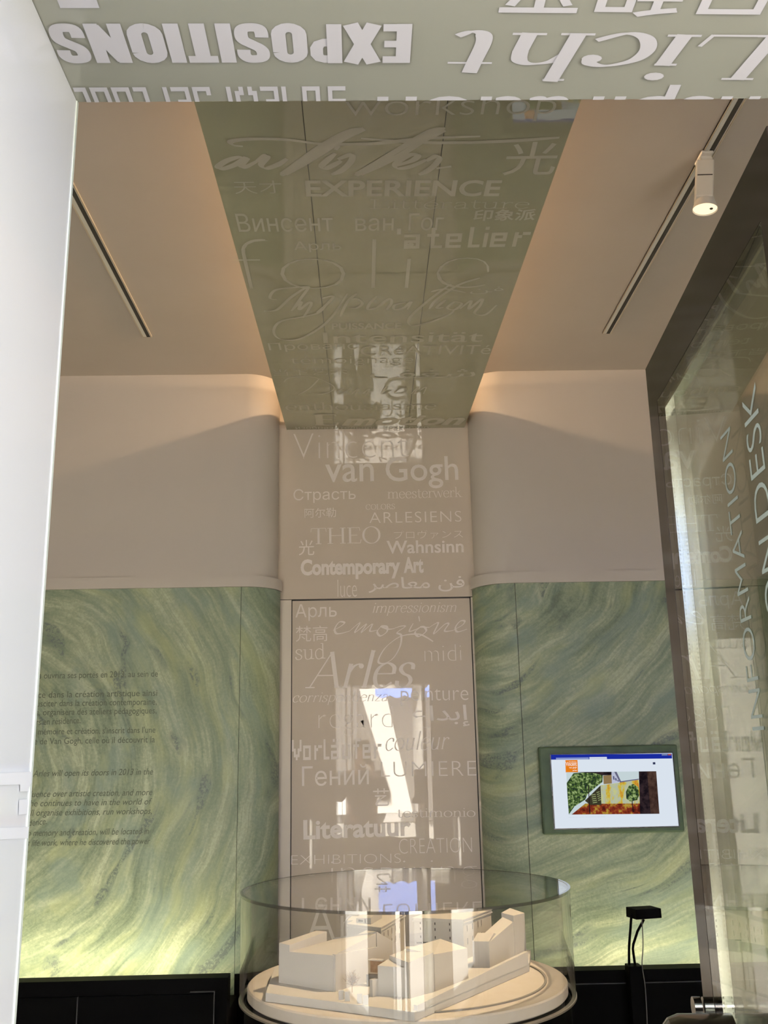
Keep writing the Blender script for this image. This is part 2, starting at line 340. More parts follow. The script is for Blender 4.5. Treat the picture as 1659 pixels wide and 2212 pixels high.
# serif skeletons: advance, strokes (kind c curve / l line / t thin line, points, serif flags)
ARCH = ('c', [(.10, .31), (.17, .42), (.28, .455), (.36, .40), (.385, .26)], '')
SER = {
 'n': (.5, [('l', [(.1, .46), (.1, 0)], 'he'), ARCH, ('l', [(.385, .28), (.385, 0)], 'e')]),
 'm': (.78, [('l', [(.1, .46), (.1, 0)], 'he'), ARCH, ('l', [(.385, .28), (.385, 0)], 'e'), ('c', [(.385, .31), (.455, .42), (.565, .455), (.645, .40), (.67, .26)], ''), ('l', [(.67, .28), (.67, 0)], 'e')]),
 'h': (.5, [('l', [(.1, .72), (.1, 0)], 'he'), ARCH, ('l', [(.385, .28), (.385, 0)], 'e')]),
 'i': (.22, [('l', [(.11, .46), (.11, 0)], 'he'), ('d', [(.11, .63)], '')]),
 'l': (.22, [('l', [(.11, .72), (.11, 0)], 'he')]),
 'r': (.36, [('l', [(.1, .46), (.1, 0)], 'he'), ('c', [(.1, .29), (.16, .40), (.24, .45), (.31, .43)], ''), ('d', [(.31, .415)], '')]),
 'e': (.45, [('t', [(.05, .26), (.395, .26)], ''), ('c', [(.395, .26), (.375, .39), (.23, .465), (.09, .38), (.05, .22), (.11, .05), (.25, -.01), (.40, .09)], '')]),
 'o': (.5, [('c', ell(.25, .225, .2, .235), '')]),
 'c': (.42, [('c', [(.36, .34), (.34, .43), (.23, .465), (.09, .38), (.05, .22), (.11, .05), (.24, -.01), (.39, .09)], ''), ('d', [(.35, .36)], '')]),
 's': (.37, [('c', [(.30, .34), (.28, .43), (.18, .465), (.09, .42), (.07, .34), (.14, .26), (.26, .2), (.31, .11), (.26, .02), (.16, -.01), (.07, .03), (.05, .12)], '')]),
 't': (.32, [('c', [(.13, .60), (.13, .4), (.13, .14), (.16, .02), (.23, -.01), (.30, .05)], ''), ('t', [(.02, .445), (.29, .445)], '')]),
 'u': (.51, [('l', [(.1, .46), (.1, .14)], 'h'), ('c', [(.1, .16), (.13, .03), (.23, -.01), (.33, .04), (.385, .14)], ''), ('l', [(.385, .46), (.385, 0)], 'he')]),
 'd': (.5, [('c', [(.37, .38), (.23, .465), (.09, .38), (.05, .22), (.10, .04), (.22, -.01), (.37, .09)], ''), ('l', [(.38, .72), (.38, 0)], 'he')]),
 'p': (.5, [('l', [(.1, .46), (.1, -.22)], 'he'), ('c', [(.1, .37), (.24, .465), (.38, .40), (.43, .23), (.37, .05), (.24, -.01), (.1, .08)], '')]),
 'a': (.45, [('c', [(.08, .36), (.12, .44), (.22, .465), (.31, .42), (.335, .32)], ''), ('l', [(.335, .33), (.335, 0)], 'e'), ('c', [(.335, .28), (.19, .24), (.07, .16), (.08, .04), (.18, -.01), (.335, .09)], '')]),
 'k': (.47, [('l', [(.1, .72), (.1, 0)], 'he'), ('t', [(.38, .45), (.11, .19)], ''), ('l', [(.20, .28), (.41, 0)], 'e')]),
 'w': (.68, [('l', [(.03, .46), (.20, 0)], ''), ('t', [(.20, 0), (.34, .45)], ''), ('l', [(.34, .45), (.50, 0)], ''), ('t', [(.50, 0), (.65, .46)], ''), ('t', [(-.02, .455), (.12, .455)], ''), ('t', [(.57, .455), (.71, .455)], '')]),
 'z': (.42, [('t', [(.05, .45), (.35, .45)], ''), ('l', [(.34, .44), (.06, .01)], ''), ('t', [(.05, .01), (.37, .01)], '')]),
 'g': (.48, [('c', ell(.22, .27, .16, .18), ''), ('c', [(.2, .09), (.1, .05), (.16, .01), (.36, -.03), (.38, -.14), (.2, -.21), (.05, -.14), (.12, -.03)], '')]),
 'A': (.64, [('t', [(.05, 0), (.31, .68)], ''), ('l', [(.31, .70), (.58, 0)], 'e'), ('t', [(.15, .24), (.48, .24)], ''), ('t', [(-.03, .01), (.15, .01)], '')]),
 'L': (.56, [('l', [(.13, .68), (.13, 0)], 'se'), ('t', [(.1, .012), (.5, .012)], ''), ('t', [(.5, 0), (.53, .17)], '')]),
 'T': (.62, [('l', [(.31, .68), (.31, 0)], 'e'), ('t', [(.03, .668), (.59, .668)], ''), ('t', [(.035, .68), (.015, .52)], ''), ('t', [(.585, .68), (.605, .52)], '')]),
 'H': (.76, [('l', [(.14, .68), (.14, 0)], 'se'), ('l', [(.62, .68), (.62, 0)], 'se'), ('t', [(.14, .35), (.62, .35)], '')]),
 'E': (.58, [('l', [(.14, .68), (.14, 0)], 'se'), ('t', [(.1, .668), (.5, .668)], ''), ('t', [(.1, .012), (.53, .012)], ''), ('t', [(.14, .35), (.42, .35)], ''), ('t', [(.5, .68), (.52, .54)], ''), ('t', [(.53, 0), (.56, .16)], '')]),
 'O': (.76, [('c', ell(.38, .34, .31, .355), '')]),
 'C': (.68, [('c', [(.60, .50), (.55, .64), (.38, .695), (.15, .58), (.07, .34), (.15, .10), (.38, -.015), (.62, .14)], '')]),
 'R': (.64, [('l', [(.14, .68), (.14, 0)], 'se'), ('c', [(.12, .668), (.34, .668), (.47, .58), (.47, .45), (.34, .36), (.14, .35)], ''), ('l', [(.30, .36), (.58, 0)], 'e')]),
 'S': (.5, [('c', [(.42, .54), (.38, .65), (.26, .695), (.12, .62), (.10, .50), (.2, .40), (.36, .30), (.43, .17), (.35, .03), (.21, -.015), (.08, .07), (.05, .18)], '')]),
}
SER['é'] = (SER['e'][0], SER['e'][1] + [('t', [(.18, .52), (.32, .66)], '')])
def serif_text(body, thick=.085, thin=.024, shear=0, serif=.15, caps=None):
    vs, fs = [], []; x = 0
    for ch in body:
        sc = 1
        if ch == ' ': x += .28; continue
        if caps and ch.islower(): ch = ch.upper(); sc = caps
        adv, strokes = SER[ch]
        for kind, pts, flg in strokes:
            q = [((x + px * sc) + shear * py * sc, py * sc) for px, py in pts]
            if kind == 'd':
                r = thick * .62; o = len(vs); LEV[0] += 1; zl = (LEV[0] % 24) * 4e-5; vs += [(q[0][0] + r * math.cos(a * math.pi / 6), q[0][1] + r * math.sin(a * math.pi / 6), zl) for a in range(12)]; fs.append(tuple(range(o, o + 12))); continue
            if kind == 'c': q = catmull(q, 7)
            wf = (lambda a, t: thin) if kind == 't' else (lambda a, t: thin + (thick - thin) * abs(math.sin(a - .18)) ** 1.4)
            ribbon(q, wf, vs, fs)
            for f, p in (('h', q[0]), ('s', q[0]), ('e', q[-1])):
                if f in flg and serif:
                    a, b = (-serif * .62, thick * .5) if f == 'h' else (-serif * .72, serif * .72)
                    s_ = 1 if f in 'hs' else -1
                    o = len(vs); h = thin * 1.1; LEV[0] += 1; zl = (LEV[0] % 24) * 4e-5
                    vs += [(p[0] + a, p[1] - s_ * h, zl), (p[0] + b, p[1] - s_ * h, zl), (p[0] + b, p[1], zl), (p[0] + a, p[1], zl)]; fs.append((o, o + 1, o + 2, o + 3))
        x += adv * sc
    return vs, fs
# heavy condensed capitals: strokes of one constant width, cap height 1
def rrect(x0, x1, y0, y1, r=.17):
    P = []
    for cx_, cy_, a in ((x1 - r, y1 - r, 0), (x0 + r, y1 - r, 90), (x0 + r, y0 + r, 180), (x1 - r, y0 + r, 270)):
        P += [(cx_ + r * math.cos(math.radians(a + t)), cy_ + r * math.sin(math.radians(a + t))) for t in (0, 22, 45, 68, 90)]
    return P + [P[0]]
BLK = {'E': (.47, [([(.12, 0), (.12, 1)], .23), ([(.1, .91), (.44, .91)], .18), ([(.1, .5), (.42, .5)], .17), ([(.1, .09), (.44, .09)], .18)]),
 'X': (.60, [([(.11, 1), (.47, 0)], .24), ([(.47, 1), (.11, 0)], .24)]),
 'P': (.54, [([(.12, 0), (.12, 1)], .23), ([(.12, .91), (.28, .91), (.36, .88), (.40, .80), (.40, .62), (.36, .52), (.28, .48), (.12, .48)], .2)]),
 'O': (.58, [(rrect(.11, .43, .10, .90), .22)]), 'I': (.28, [([(.13, 0), (.13, 1)], .235)]),
 'T': (.50, [([(.24, 0), (.24, 1)], .235), ([(.01, .91), (.47, .91)], .18)]),
 'N': (.60, [([(.11, 0), (.11, 1)], .21), ([(.46, 0), (.46, 1)], .21), ([(.12, .93), (.45, .07)], .24)]),
 'S': (.54, [(catmull([(.41, .66), (.41, .80), (.35, .89), (.25, .905), (.14, .87), (.115, .75), (.15, .63), (.27, .52), (.39, .41), (.415, .27), (.38, .13), (.26, .095), (.14, .12), (.105, .22), (.105, .35)], 5), .205)])}
def block_text(body):
    vs, fs = [], []; x = 0
    for ch in body:
        adv, st = BLK[ch]
        for pts, w in st: ribbon([(px + x, py) for px, py in pts], lambda a, t, w=w: w, vs, fs)
        x += adv
    return vs, fs
PIX = {'V': ['10001', '10001', '10001', '11011', '01010', '01110', '00100'], 'o': ['00000', '00000', '11110', '10010', '10010', '10010', '11110'],
 'r': ['0000', '0000', '1011', '1100', '1000', '1000', '1000'], 'l': ['100', '100', '100', '100', '100', '100', '111'],
 'ä': ['01010', '00000', '11110', '00010', '11110', '10010', '11110'], 'u': ['00000', '00000', '10010', '10010', '10010', '10010', '11110'],
 'f': ['0111', '0100', '1110', '0100', '0100', '0100', '0100'], 'e': ['00000', '00000', '11110', '10010', '11110', '10000', '11110'],
 'a': ['00000', '00000', '11110', '00010', '11110', '10010', '11110'], 't': ['0100', '0100', '1110', '0100', '0100', '0100', '0111'],
 'i': ['1', '0', '1', '1', '1', '1', '1'], "'": ['1', '1', '0', '0', '0', '0', '0'], ' ': ['00'] * 7,
 'S': ['11110', '10000', '10000', '11110', '00010', '00010', '11110'], 'U': ['1001'] * 6 + ['1111'], 'I': ['1'] * 7, 'E': ['1111', '1000', '1000', '1110', '1000', '1000', '1111'],
 'M': ['10001', '10001', '10001', '10001', '10001', '11011', '01010'], 'J': ['0001'] * 5 + ['1001', '1111'], 'L': ['100'] * 6 + ['111']}
def pixel_text(body):
    vs, fs = [], []; x = 0
    for ch in body:
        g = PIX[ch]
        for r_, row in enumerate(g):
            for c_, b in enumerate(row):
                if b == '1':
                    o = len(vs); y = 6 - r_; vs += [(x + c_, y), (x + c_ + 1, y), (x + c_ + 1, y + 1), (x + c_, y + 1)]; fs.append((o, o + 1, o + 2, o + 3))
        x += len(g[0]) + .8
    return vs, fs
def place(name, geo, plane, parent, m, bl, br, h, bbox=False, clip=(), lift=.0012):
    vs, fs = geo
    x0, x1 = min(v[0] for v in vs), max(v[0] for v in vs); y1 = max(v[1] for v in vs); y0 = min(v[1] for v in vs) if bbox else 0
    O = on(*bl, plane); U = on(*br, plane) - O
    V = on((bl[0] + br[0]) / 2, (bl[1] + br[1]) / 2 - h, plane) - (O + U / 2); V -= U * (V.dot(U) / U.dot(U))
    nn = plane[1] * (1 if (CAM - plane[0]).dot(plane[1]) > 0 else -1)
    return letters(name, [(O + U * ((v[0] - x0) / (x1 - x0)) + V * ((v[1] - y0) / (y1 - y0))) + nn * (v[2] if len(v) > 2 else 0) for v in vs], fs, plane, parent, m, clip, lift)
def letters(name, pts, fs, plane, parent, m, clip=(), lift=.0012):
    n = plane[1] * (1 if (CAM - plane[0]).dot(plane[1]) > 0 else -1)
    me = bpy.data.meshes.new(name); me.from_pydata([tuple(p + n * lift) for p in pts], [], fs); me.update()
    b = bmesh.new(); b.from_mesh(me)
    for co, no in clip: bmesh.ops.bisect_plane(b, geom=b.verts[:] + b.edges[:] + b.faces[:], plane_co=co, plane_no=no, clear_outer=True)
    for f in b.faces:
        f.normal_update()
        if f.normal.dot(n) < 0: f.normal_flip()
    b.to_mesh(me); b.free(); me.materials.append(m)
    o = bpy.data.objects.new(name, me); C.objects.link(o); attach(o, parent); return o
def word(parent, plane, m, body, bl, br, h, off=0, shear=0, space=1.0, **kw):
    return place('lettering', glyph_mesh(body, off, shear, space), plane, parent, m, bl, br, h, **kw)
def sword(parent, plane, m, body, bl, br, h, thick=.085, thin=.024, shear=0, serif=.15, caps=None, **kw):
    return place('lettering', serif_text(body, thick, thin, shear, serif, caps), plane, parent, m, bl, br, h, **kw)
def pword(parent, plane, m, body, bl, br, h, **kw): return place('lettering', pixel_text(body), plane, parent, m, bl, br, h, **kw)
def script(parent, plane, m, strokes, sc, ox, oy, thick, thin, nib=.6, lift=.0012):
    # handwritten word: strokes traced on the true plane, broad-nib widths in metres
    n = plane[1]; U = Vector((1, 0, 0)); V = n.cross(U).normalized()
    if V.z < -.1 or (abs(V.z) < .1 and V.y < 0): V = -V
    vs, fs = [], []
    for st in strokes:
        q = [on(x / sc + ox, y / sc + oy, plane) - plane[0] for x, y in st]
        q = catmull([(p.dot(U), p.dot(V)) for p in q], 8)
        ribbon(q, lambda a, t: (thin + (thick - thin) * abs(math.sin(a - nib)) ** 1.5) * (.55 + .45 * min(1, 6 * t, 6 * (1 - t))), vs, fs)
    return letters('lettering', [plane[0] + U * v[0] + V * v[1] + n * v[2] for v in vs], fs, plane, parent, m, (), lift)

# ------------------------------------------------------------------ the room
CEILZ, YW, YP, SOFZ, YPORT = 3.545, 4.82, 5.0, 2.208, .862
struct('floor', MB().box(-2.3, 2.6, YPORT, 5.2, -.05, 0), FLOORM, 'dark stone floor of the lobby', 'floor')
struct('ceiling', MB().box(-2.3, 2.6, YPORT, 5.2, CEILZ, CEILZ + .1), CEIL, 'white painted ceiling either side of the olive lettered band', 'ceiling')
struct('wall_left', MB().box(-2.4, -2.3, .3, 5.2, 0, CEILZ), WHITE, 'white side wall beyond the left jamb', 'wall')
struct('wall_right', MB().box(2.6, 2.7, .3, 5.2, 0, CEILZ), WHITE, 'white side wall beyond the glass door', 'wall')
b = MB(); b.box(-.30, .59, .34, YPORT, SOFZ + .012, CEILZ)
ADDED_WIN = ((-2.2, -.95), (1.2, 2.5)); WZ0, WZ1 = .3, 2.7
for x0, x1, w in ((-2.3, -.30, ADDED_WIN[0]), (.59, 2.6, ADDED_WIN[1])):
    b.box(x0, w[0], .34 if x0 < 0 else .80, YPORT, 0, CEILZ).box(w[1], x1, .34, YPORT, 0, CEILZ).box(w[0], w[1], .34, YPORT, 0, WZ0).box(w[0], w[1], .34, YPORT, WZ1, CEILZ)
b.box(-2.4, 2.7, .30, .34, 2.6, 4.4)
struct('wall_front', b, WHITE, 'white front wall with the entrance opening', 'wall')

def plan(side, off):
    if side < 0: c, r, xo = (-.62, 4.985), .165, -2.3
    else: c, r, xo = (.755, 5.0), .18, 2.6
    pts = [(xo, c[1] - r - off)]
    for i in range(17):
        t = math.pi / 2 * i / 16; pts.append((c[0] - side * (r + off) * math.sin(t), c[1] - (r + off) * math.cos(t)))
    return pts
def backwall(side): p = plan(side, 0); return p + [(p[-1][0], 5.2), (p[0][0], 5.2)]
def skin_of(side, o0, o1, s0, s1):       # slab following the wall between plan indices
    a, b_ = plan(side, o0), plan(side, o1); return a[s0:s1 + 1] + b_[s0:s1 + 1][::-1]
sm = math.radians(25)
struct('wall_back_left', MB().prism(backwall(-1), 0, CEILZ), WHITE, 'white back wall left of the lettered column with a rounded corner', 'wall', sm)
struct('wall_back_right', MB().prism(backwall(1), 0, CEILZ), WHITE, 'white back wall right of the lettered column with a rounded corner', 'wall', sm)
struct('trim_1', MB().prism(skin_of(-1, .0, .022, 0, 17), 2.395, 2.452), WHITE, 'white lip above the left green panels', 'trim', sm)
struct('trim_2', MB().prism(skin_of(1, .0, .022, 0, 17), 2.392, 2.449), WHITE, 'white lip above the right green panels', 'trim', sm)
struct('baseboard_left', MB().prism(skin_of(-1, .0, .026, 1, 17), 0, .605), BLACK, 'black base below the left rounded green panel', 'baseboard', sm)
struct('baseboard_right', MB().prism(skin_of(1, .0, .026, 1, 17), 0, .6), BLACK, 'black base below the right rounded green panel', 'baseboard', sm)
for k, w in enumerate(ADDED_WIN):  # unseen windows, added to bring frontal daylight into the room
    wn = thing('window_%d' % (k + 1), ((w[0] + w[1]) / 2, .6, WZ0), 'tall shop window in the front wall, %s of the entrance' % ('left', 'right')[k], 'window', kind='structure')
    b = MB(); b.box(w[0], w[0] + .04, .58, .63, WZ0, WZ1).box(w[1] - .04, w[1], .58, .63, WZ0, WZ1).box(w[0] + .04, w[1] - .04, .58, .63, WZ0, WZ0 + .04).box(w[0] + .04, w[1] - .04, .58, .63, WZ1 - .04, WZ1)
    b.build('window_frame', FRIT, wn)
    MB().box(w[0] + .04, w[1] - .04, .60, .606, WZ0 + .04, WZ1 - .04).build('pane', GLASS, wn)
# column behind door and lettered panel
b = MB(); b.box(-.47, .585, 5.03, 5.2, 0, CEILZ)
b.box(-.47, -.384, 4.998, 5.03, 0, 2.354).box(.552, .572, 4.998, 5.03, 0, 2.354).box(.5775, .585, 4.998, 5.03, 0, 2.354)
struct('wall_back_center', b, mottle(mat('column_paint', (.66, .59, .51), .5), (.655, .585, .505), (.665, .595, .515), 2), 'taupe column framing the lettered door', 'wall')

# ------------------------------------------------------------------ lettered glass above the door
PP = PY(4.999)
g = thing('lettered_panel', (.05, 5.015, 2.36), 'taupe glass panel with pale words fixed above the lettered door', 'panel')
MB().box(-.47, .585, 4.999, 5.03, 2.358, 3.32).build('glass_sheet', TAUPE, g)
word(g, PP, LET_T, 'Vincent', (634, 993.5), (884, 988), 56, -.026)
word(g, PP, LET_T, 'van', (702.5, 1041), (808, 1039), 38, .006)
word(g, PP, LET_T, 'Gogh', (833.5, 1039.5), (990.5, 1036), 52, .006)
word(g, PP, LET_T, 'Страсть', (634, 1081), (768.5, 1078), 24, 0)
sword(g, PP, LET_T, 'meesterwerk', (837, 1077), (998.5, 1073.5), 22, .055, .022)
word(g, PP, LET_T, '阿尔勒', (658, 1119), (726, 1117), 20.5, 0, bbox=True)
sword(g, PP, LET_T, 'COLORS', (790, 1101), (853, 1099.5), 11.5, .07, .03)
word(g, PP, LET_T, 'ARLESIENS', (798, 1130.5), (997, 1127), 23.5, -.012, space=1.12)
sword(g, PP, LET_T, 'THEO', (671, 1176), (822.5, 1172.5), 36, .085, .024)
word(g, PP, LET_T, 'プロヴァンス', (851, 1165), (1000, 1162), 18, -.014, bbox=True)
word(g, PP, LET_T, '光', (645.5, 1200), (679, 1199), 33, 0, bbox=True)
word(g, PP, LET_T, 'Wahnsinn', (835.5, 1195.5), (1002, 1192.5), 27, .017)
word(g, PP, LET_T, 'Contemporary', (649.5, 1241.5), (865, 1237), 33, .04, space=.98)
word(g, PP, LET_T, 'Art', (872, 1236.5), (915, 1235.5), 33, .04, space=.98)
word(g, PP, LET_T, 'luce', (729.5, 1290.5), (771, 1289.5), 38, -.018)
AR1 = 'ﺮﺻﺎﻌﻣ ﻦﻓ'
word(g, PP, LET_T, AR1, (796, 1281), (1004, 1277), 33, .008, bbox=True)

# ------------------------------------------------------------------ lettered door in the column
d = thing('door_1', (.08, 5.0, 0), 'tall taupe glass door covered in pale words, set in the column', 'door', kind='structure')
MB().box(-.379, .546, 4.999, 5.025, .004, 2.349).build('door_leaf', TAUPE, d)
b = MB(); b.box(-.384, -.379, 5.008, 5.03, 0, 2.354).box(.546, .552, 5.008, 5.03, 0, 2.354).box(-.384, .552, 5.008, 5.03, 2.349, 2.358).box(.572, .5775, 5.008, 5.03, 0, 2.358)
b.build('door_gap', DARKSLOT, d)
b = MB(); b.box(.5535, .571, 4.995, 4.999, 2.01, 2.06).box(.5535, .571, 4.995, 4.999, 1.30, 1.33).build('hinge', PALEMET, d)
W = lambda *a, **k: word(d, PP, LET_T, *a, **k)
S = lambda *a, **k: sword(d, PP, LET_T, *a, **k)
IT = dict(shear=.26, serif=.07)
W('Арль', (638, 1334), (727.5, 1332), 28.5, 0)
S('impressionism', (804.5, 1323.5), (986, 1321.5), 20.5, .06, .024, **IT)
W('梵高', (639, 1386.5), (707.5, 1385), 34, -.004, bbox=True)
S('sud', (638, 1425), (703, 1422.5), 33.5, .05, .03)
S('Arles', (659.5, 1486.5), (898, 1483.5), 81, .082, .024, **IT)
W('midi', (917.5, 1430), (997, 1428), 36.5, -.026)
S('corrispondenza', (632.5, 1517), (838, 1514), 22, .055, .024, **IT)
W('peinture', (866, 1514.5), (1012, 1512.5), 31, -.012)
W('regard', (688, 1575), (848, 1572.5), 47, -.03)
W('ﻉﺍﺪﺑﺇ', (890, 1576), (1015, 1573), 51, .006, bbox=True)
pword(d, PP, LET_T, 'Vorläufer', (630.5, 1642.5), (824.5, 1638), 44)
S('couleur', (833, 1621), (971.5, 1618), 40.5, .06, .024, **IT)
W('Гений', (652.5, 1698), (797, 1694), 44, 0)
W('LUMIERE', (823, 1678.5), (1029, 1676), 32.5, -.018, space=1.08)
W('艺', (806.5, 1741.5), (841, 1740.5), 38, 0, bbox=True)
S('testimonio', (858, 1765.5), (1027, 1764), 18.5, .06, .024)
W('Literatuur', (655.5, 1812), (888, 1803.5), 40.5, .028)
W('CREATION', (862, 1845), (1020, 1841.5), 33, -.022)
W('EXHIBITIONS', (629, 1868), (866, 1864), 20.5, -.022)
W('inspiring', (715, 1907), (1031, 1903), 46, -.028)
W('Art', (662, 2037), (800, 2034), 88, -.012)
script(d, PP, LET_T, [
 [(430, 295), (480, 270), (520, 237), (480, 230), (445, 280), (455, 318), (500, 317), (560, 300)],
 [(560, 300), (640, 235), (600, 312), (690, 245), (650, 312), (735, 245), (718, 300), (775, 293)],
 [(805, 262), (775, 305), (800, 338), (850, 305), (848, 265), (805, 262), (860, 285), (910, 280)],
 [(910, 278), (960, 262), (992, 266), (930, 312), (962, 335), (952, 420), (900, 510), (830, 552), (783, 535), (830, 440), (920, 362), (1000, 330), (1100, 325), (1160, 350), (1210, 382)],
 [(1055, 240), (1025, 300), (1070, 290), (1110, 268)], [(1098, 185), (1106, 225)],
 [(1115, 268), (1070, 308), (1098, 342), (1155, 302), (1140, 268), (1112, 268), (1180, 272)],
 [(1180, 272), (1250, 235), (1215, 322), (1300, 248), (1330, 246), (1300, 300), (1370, 295)],
 [(1370, 292), (1440, 252), (1455, 222), (1420, 224), (1385, 270), (1400, 306), (1475, 285)]], 3.6065, 600, 1280, .012, .0035)

# ------------------------------------------------------------------ olive lettered band along the ceiling
PS = PZ(3.291)
s_ = thing('ceiling_band', (.09, 3, 3.291), 'long olive glass band of pale words hanging below the white ceiling', 'ceiling panel')
MB().prism([(-.463, .9), (.642, .9), (.556, 4.998), (-.415, 4.998)], 3.291, 3.36).build('glass_sheet', STRIP, s_)
b = MB()
for x0, x1 in ((-.155, -.14), (.245, .26)): b.box(x0, x0 + .002, .9, 4.99, 3.2903, 3.2925)
b.build('joint', DARKSLOT, s_)
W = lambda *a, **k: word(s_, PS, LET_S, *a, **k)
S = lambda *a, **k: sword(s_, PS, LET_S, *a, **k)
W('workshop', (747, 250), (1197, 246), 48, -.016)
W('光', (1083.5, 378), (1194.5, 376), 71, .004, bbox=True)
W('天才', (508.5, 418), (610.5, 417), 28, -.01, bbox=True)
W('EXPERIENCE', (661.5, 422.5), (1077.5, 422), 34, .022)
S('Littérature', (800, 450), (1140.5, 449), 20, .035, .026)
W('印象派', (1021, 477), (1154, 475.5), 25, .018, bbox=True)
W('Винсент', (516.5, 500), (720, 498.5), 39, 0)
W('ван', (768, 498), (850, 497), 27, 0)
W('Гог', (882, 497), (956, 496), 37, 0)
pword(s_, PS, LET_S, "'atelier", (857, 537), (1139, 531.5), 44)
W('Арль', (636, 539.5), (737.5, 538.5), 18.5, 0)
W('folie', (520, 628), (1048, 625), 112, -.033)
W('ﻦﻓ', (1015, 635), (1086, 633), 14, -.01, bbox=True)
W('PUISSANCE', (717, 710.5), (866, 709.5), 13, .024)
W('Intensität', (699, 740.5), (1040.5, 737.5), 23, .004)
W('Прованс', (582, 756), (773, 753), 15.5, 0)
W('CRéATIVITé', (779, 767), (1058, 764), 20, -.004)
W('témoignage', (628.5, 785.5), (892, 783.5), 15.5, -.016)
W('当下艺术', (592, 811), (751, 809), 13.5, -.008, bbox=True)
W('ﻒﻐﺷ', (800, 817), (1025, 814), 18, .0, bbox=True)
S('enthousiasme', (617.5, 886), (941, 883.5), 17, .07, .03)
S('E', (681, 918), (733, 917.5), 24, .17, .05)
W('motion', (738, 918), (1001.5, 916), 20, .035, .3)
W('изобразительное', (639, 926.5), (816, 925.5), 6, 0)
W('искусство', (828, 925.5), (925, 925), 4.5, 0)
script(s_, PS, LET_S, [
 [(240, 262), (215, 255), (165, 270), (130, 295), (150, 302), (200, 285), (245, 258), (222, 290), (240, 295), (285, 272)],
 [(285, 272), (318, 250), (326, 256), (303, 285), (322, 300), (370, 285), (405, 262)],
 [(380, 325), (400, 315), (530, 220), (640, 158), (710, 140)], [(715, 145), (640, 175), (540, 240), (400, 325)],
 [(598, 240), (545, 288), (562, 300), (622, 270)], [(598, 226), (612, 210)],
 [(608, 264), (660, 245), (665, 262), (650, 285), (620, 310), (583, 325)],
 [(680, 325), (700, 315), (850, 225), (970, 155), (1035, 140)], [(1035, 148), (960, 182), (850, 250), (700, 325)],
 [(838, 290), (905, 268), (928, 246), (890, 248), (838, 282), (848, 300), (900, 292), (960, 265)],
 [(960, 270), (1000, 250), (1012, 262), (990, 290), (960, 312), (930, 325)], [(1000, 300), (1060, 292)],
 [(230, 212), (192, 207), (185, 192), (260, 183), (400, 185), (560, 203), (760, 200), (960, 180), (1175, 172)],
 [(700, 180), (900, 195), (1100, 197), (1300, 190), (1490, 177)]], 1.8433, 400, 200, .022, .007)
script(s_, PS, LET_S, [
 [(180, 232), (250, 225), (330, 155), (425, 97), (380, 165), (330, 232)], [(250, 170), (212, 160), (240, 118), (330, 103), (430, 96)],
 [(330, 232), (385, 180), (372, 225), (432, 182), (436, 205), (395, 268)],
 [(640, 135), (560, 255), (480, 330), (370, 387), (270, 387), (233, 345), (270, 290), (400, 262), (480, 242), (520, 205)],
 [(500, 162), (562, 150), (520, 200), (470, 240)], [(690, 135), (640, 180), (600, 262)], [(640, 175), (690, 163), (722, 190), (690, 215), (640, 215)],
 [(802, 150), (760, 195), (752, 225), (800, 215)], [(800, 215), (870, 165), (882, 190), (855, 225)],
 [(960, 185), (900, 200), (900, 225), (950, 215), (992, 180), (970, 225)],
 [(1210, 85), (1130, 140), (1010, 240), (975, 290), (1000, 315), (1100, 292), (1200, 252), (1230, 225)], [(1100, 127), (1180, 111), (1290, 131)],
 [(1370, 50), (1250, 90), (1130, 170), (1090, 222)], [(1182, 170), (1130, 215), (1170, 212)], [(1230, 180), (1190, 215), (1230, 225), (1270, 192), (1230, 180)],
 [(1260, 220), (1322, 175), (1308, 222), (1382, 165), (1372, 200), (1340, 245), (1400, 252), (1462, 200)]], 2.5523, 500, 580, .013, .006)
script(s_, PS, LET_S, [
 [(290, 625), (320, 602), (440, 595), (550, 638), (562, 668), (500, 690), (430, 682)], [(482, 608), (430, 660), (368, 695)],
 [(620, 658), (590, 672), (592, 690), (640, 672), (660, 655), (645, 690)], [(662, 690), (700, 662), (678, 702)], [(722, 690), (762, 660), (738, 702)],
 [(852, 650), (828, 690), (882, 670)], [(932, 655), (900, 685), (950, 682), (962, 655), (930, 655)], [(990, 690), (1032, 650), (1010, 690), (1072, 650), (1058, 690)]], 2.5523, 500, 580, .009, .005)

# ------------------------------------------------------------------ entrance soffit and jamb
PO = PZ(SOFZ); PJ = PX(-.288)
s_ = thing('entrance_soffit', (.08, .6, SOFZ), 'pale glass soffit over the entrance with upside-down white words', 'soffit panel')
MB().box(-.2885, .59, .719, YPORT, SOFZ, SOFZ + .012).box(-.2885, .59, .34, .717, SOFZ, SOFZ + .012).build('glass_sheet', SOFF, s_)
CL = [((0, YPORT - .001, 0), (0, 1, 0)), ((-.286, 0, 0), (-1, 0, 0)), ((.589, 0, 0), (1, 0, 0))]
place('lettering', block_text('EXPOSITIONS'), PO, s_, LET_W, (891, 48), (97, 48), -88, clip=CL)
sword(s_, PO, LET_W, 'Licht', (1712, 73), (976, 67), -104, .10, .028, .12, .14, clip=CL)
word(s_, PO, LET_W, '日和平', (1700, -78), (1085, -84), -115, .012, clip=CL, bbox=True)
word(s_, PO, LET_W, 'I', (178, -90), (88, -90), -105, .05, clip=CL)
pword(s_, PO, LET_W, 'SU IEMI JEI LUUU', (746, 184), (145, 187), -62, clip=CL)
word(s_, PO, LET_W, 'inspiration', (1690, 206), (815, 208), -66, .012, clip=CL)
j = thing('entrance_jamb', (-.29, .6, 0), 'white glossy glass jamb panel at the left side of the entrance', 'jamb panel')
MB().box(-.3, -.288, .34, .8585, .0, SOFZ - .001).build('glass_sheet', JAMB, j)
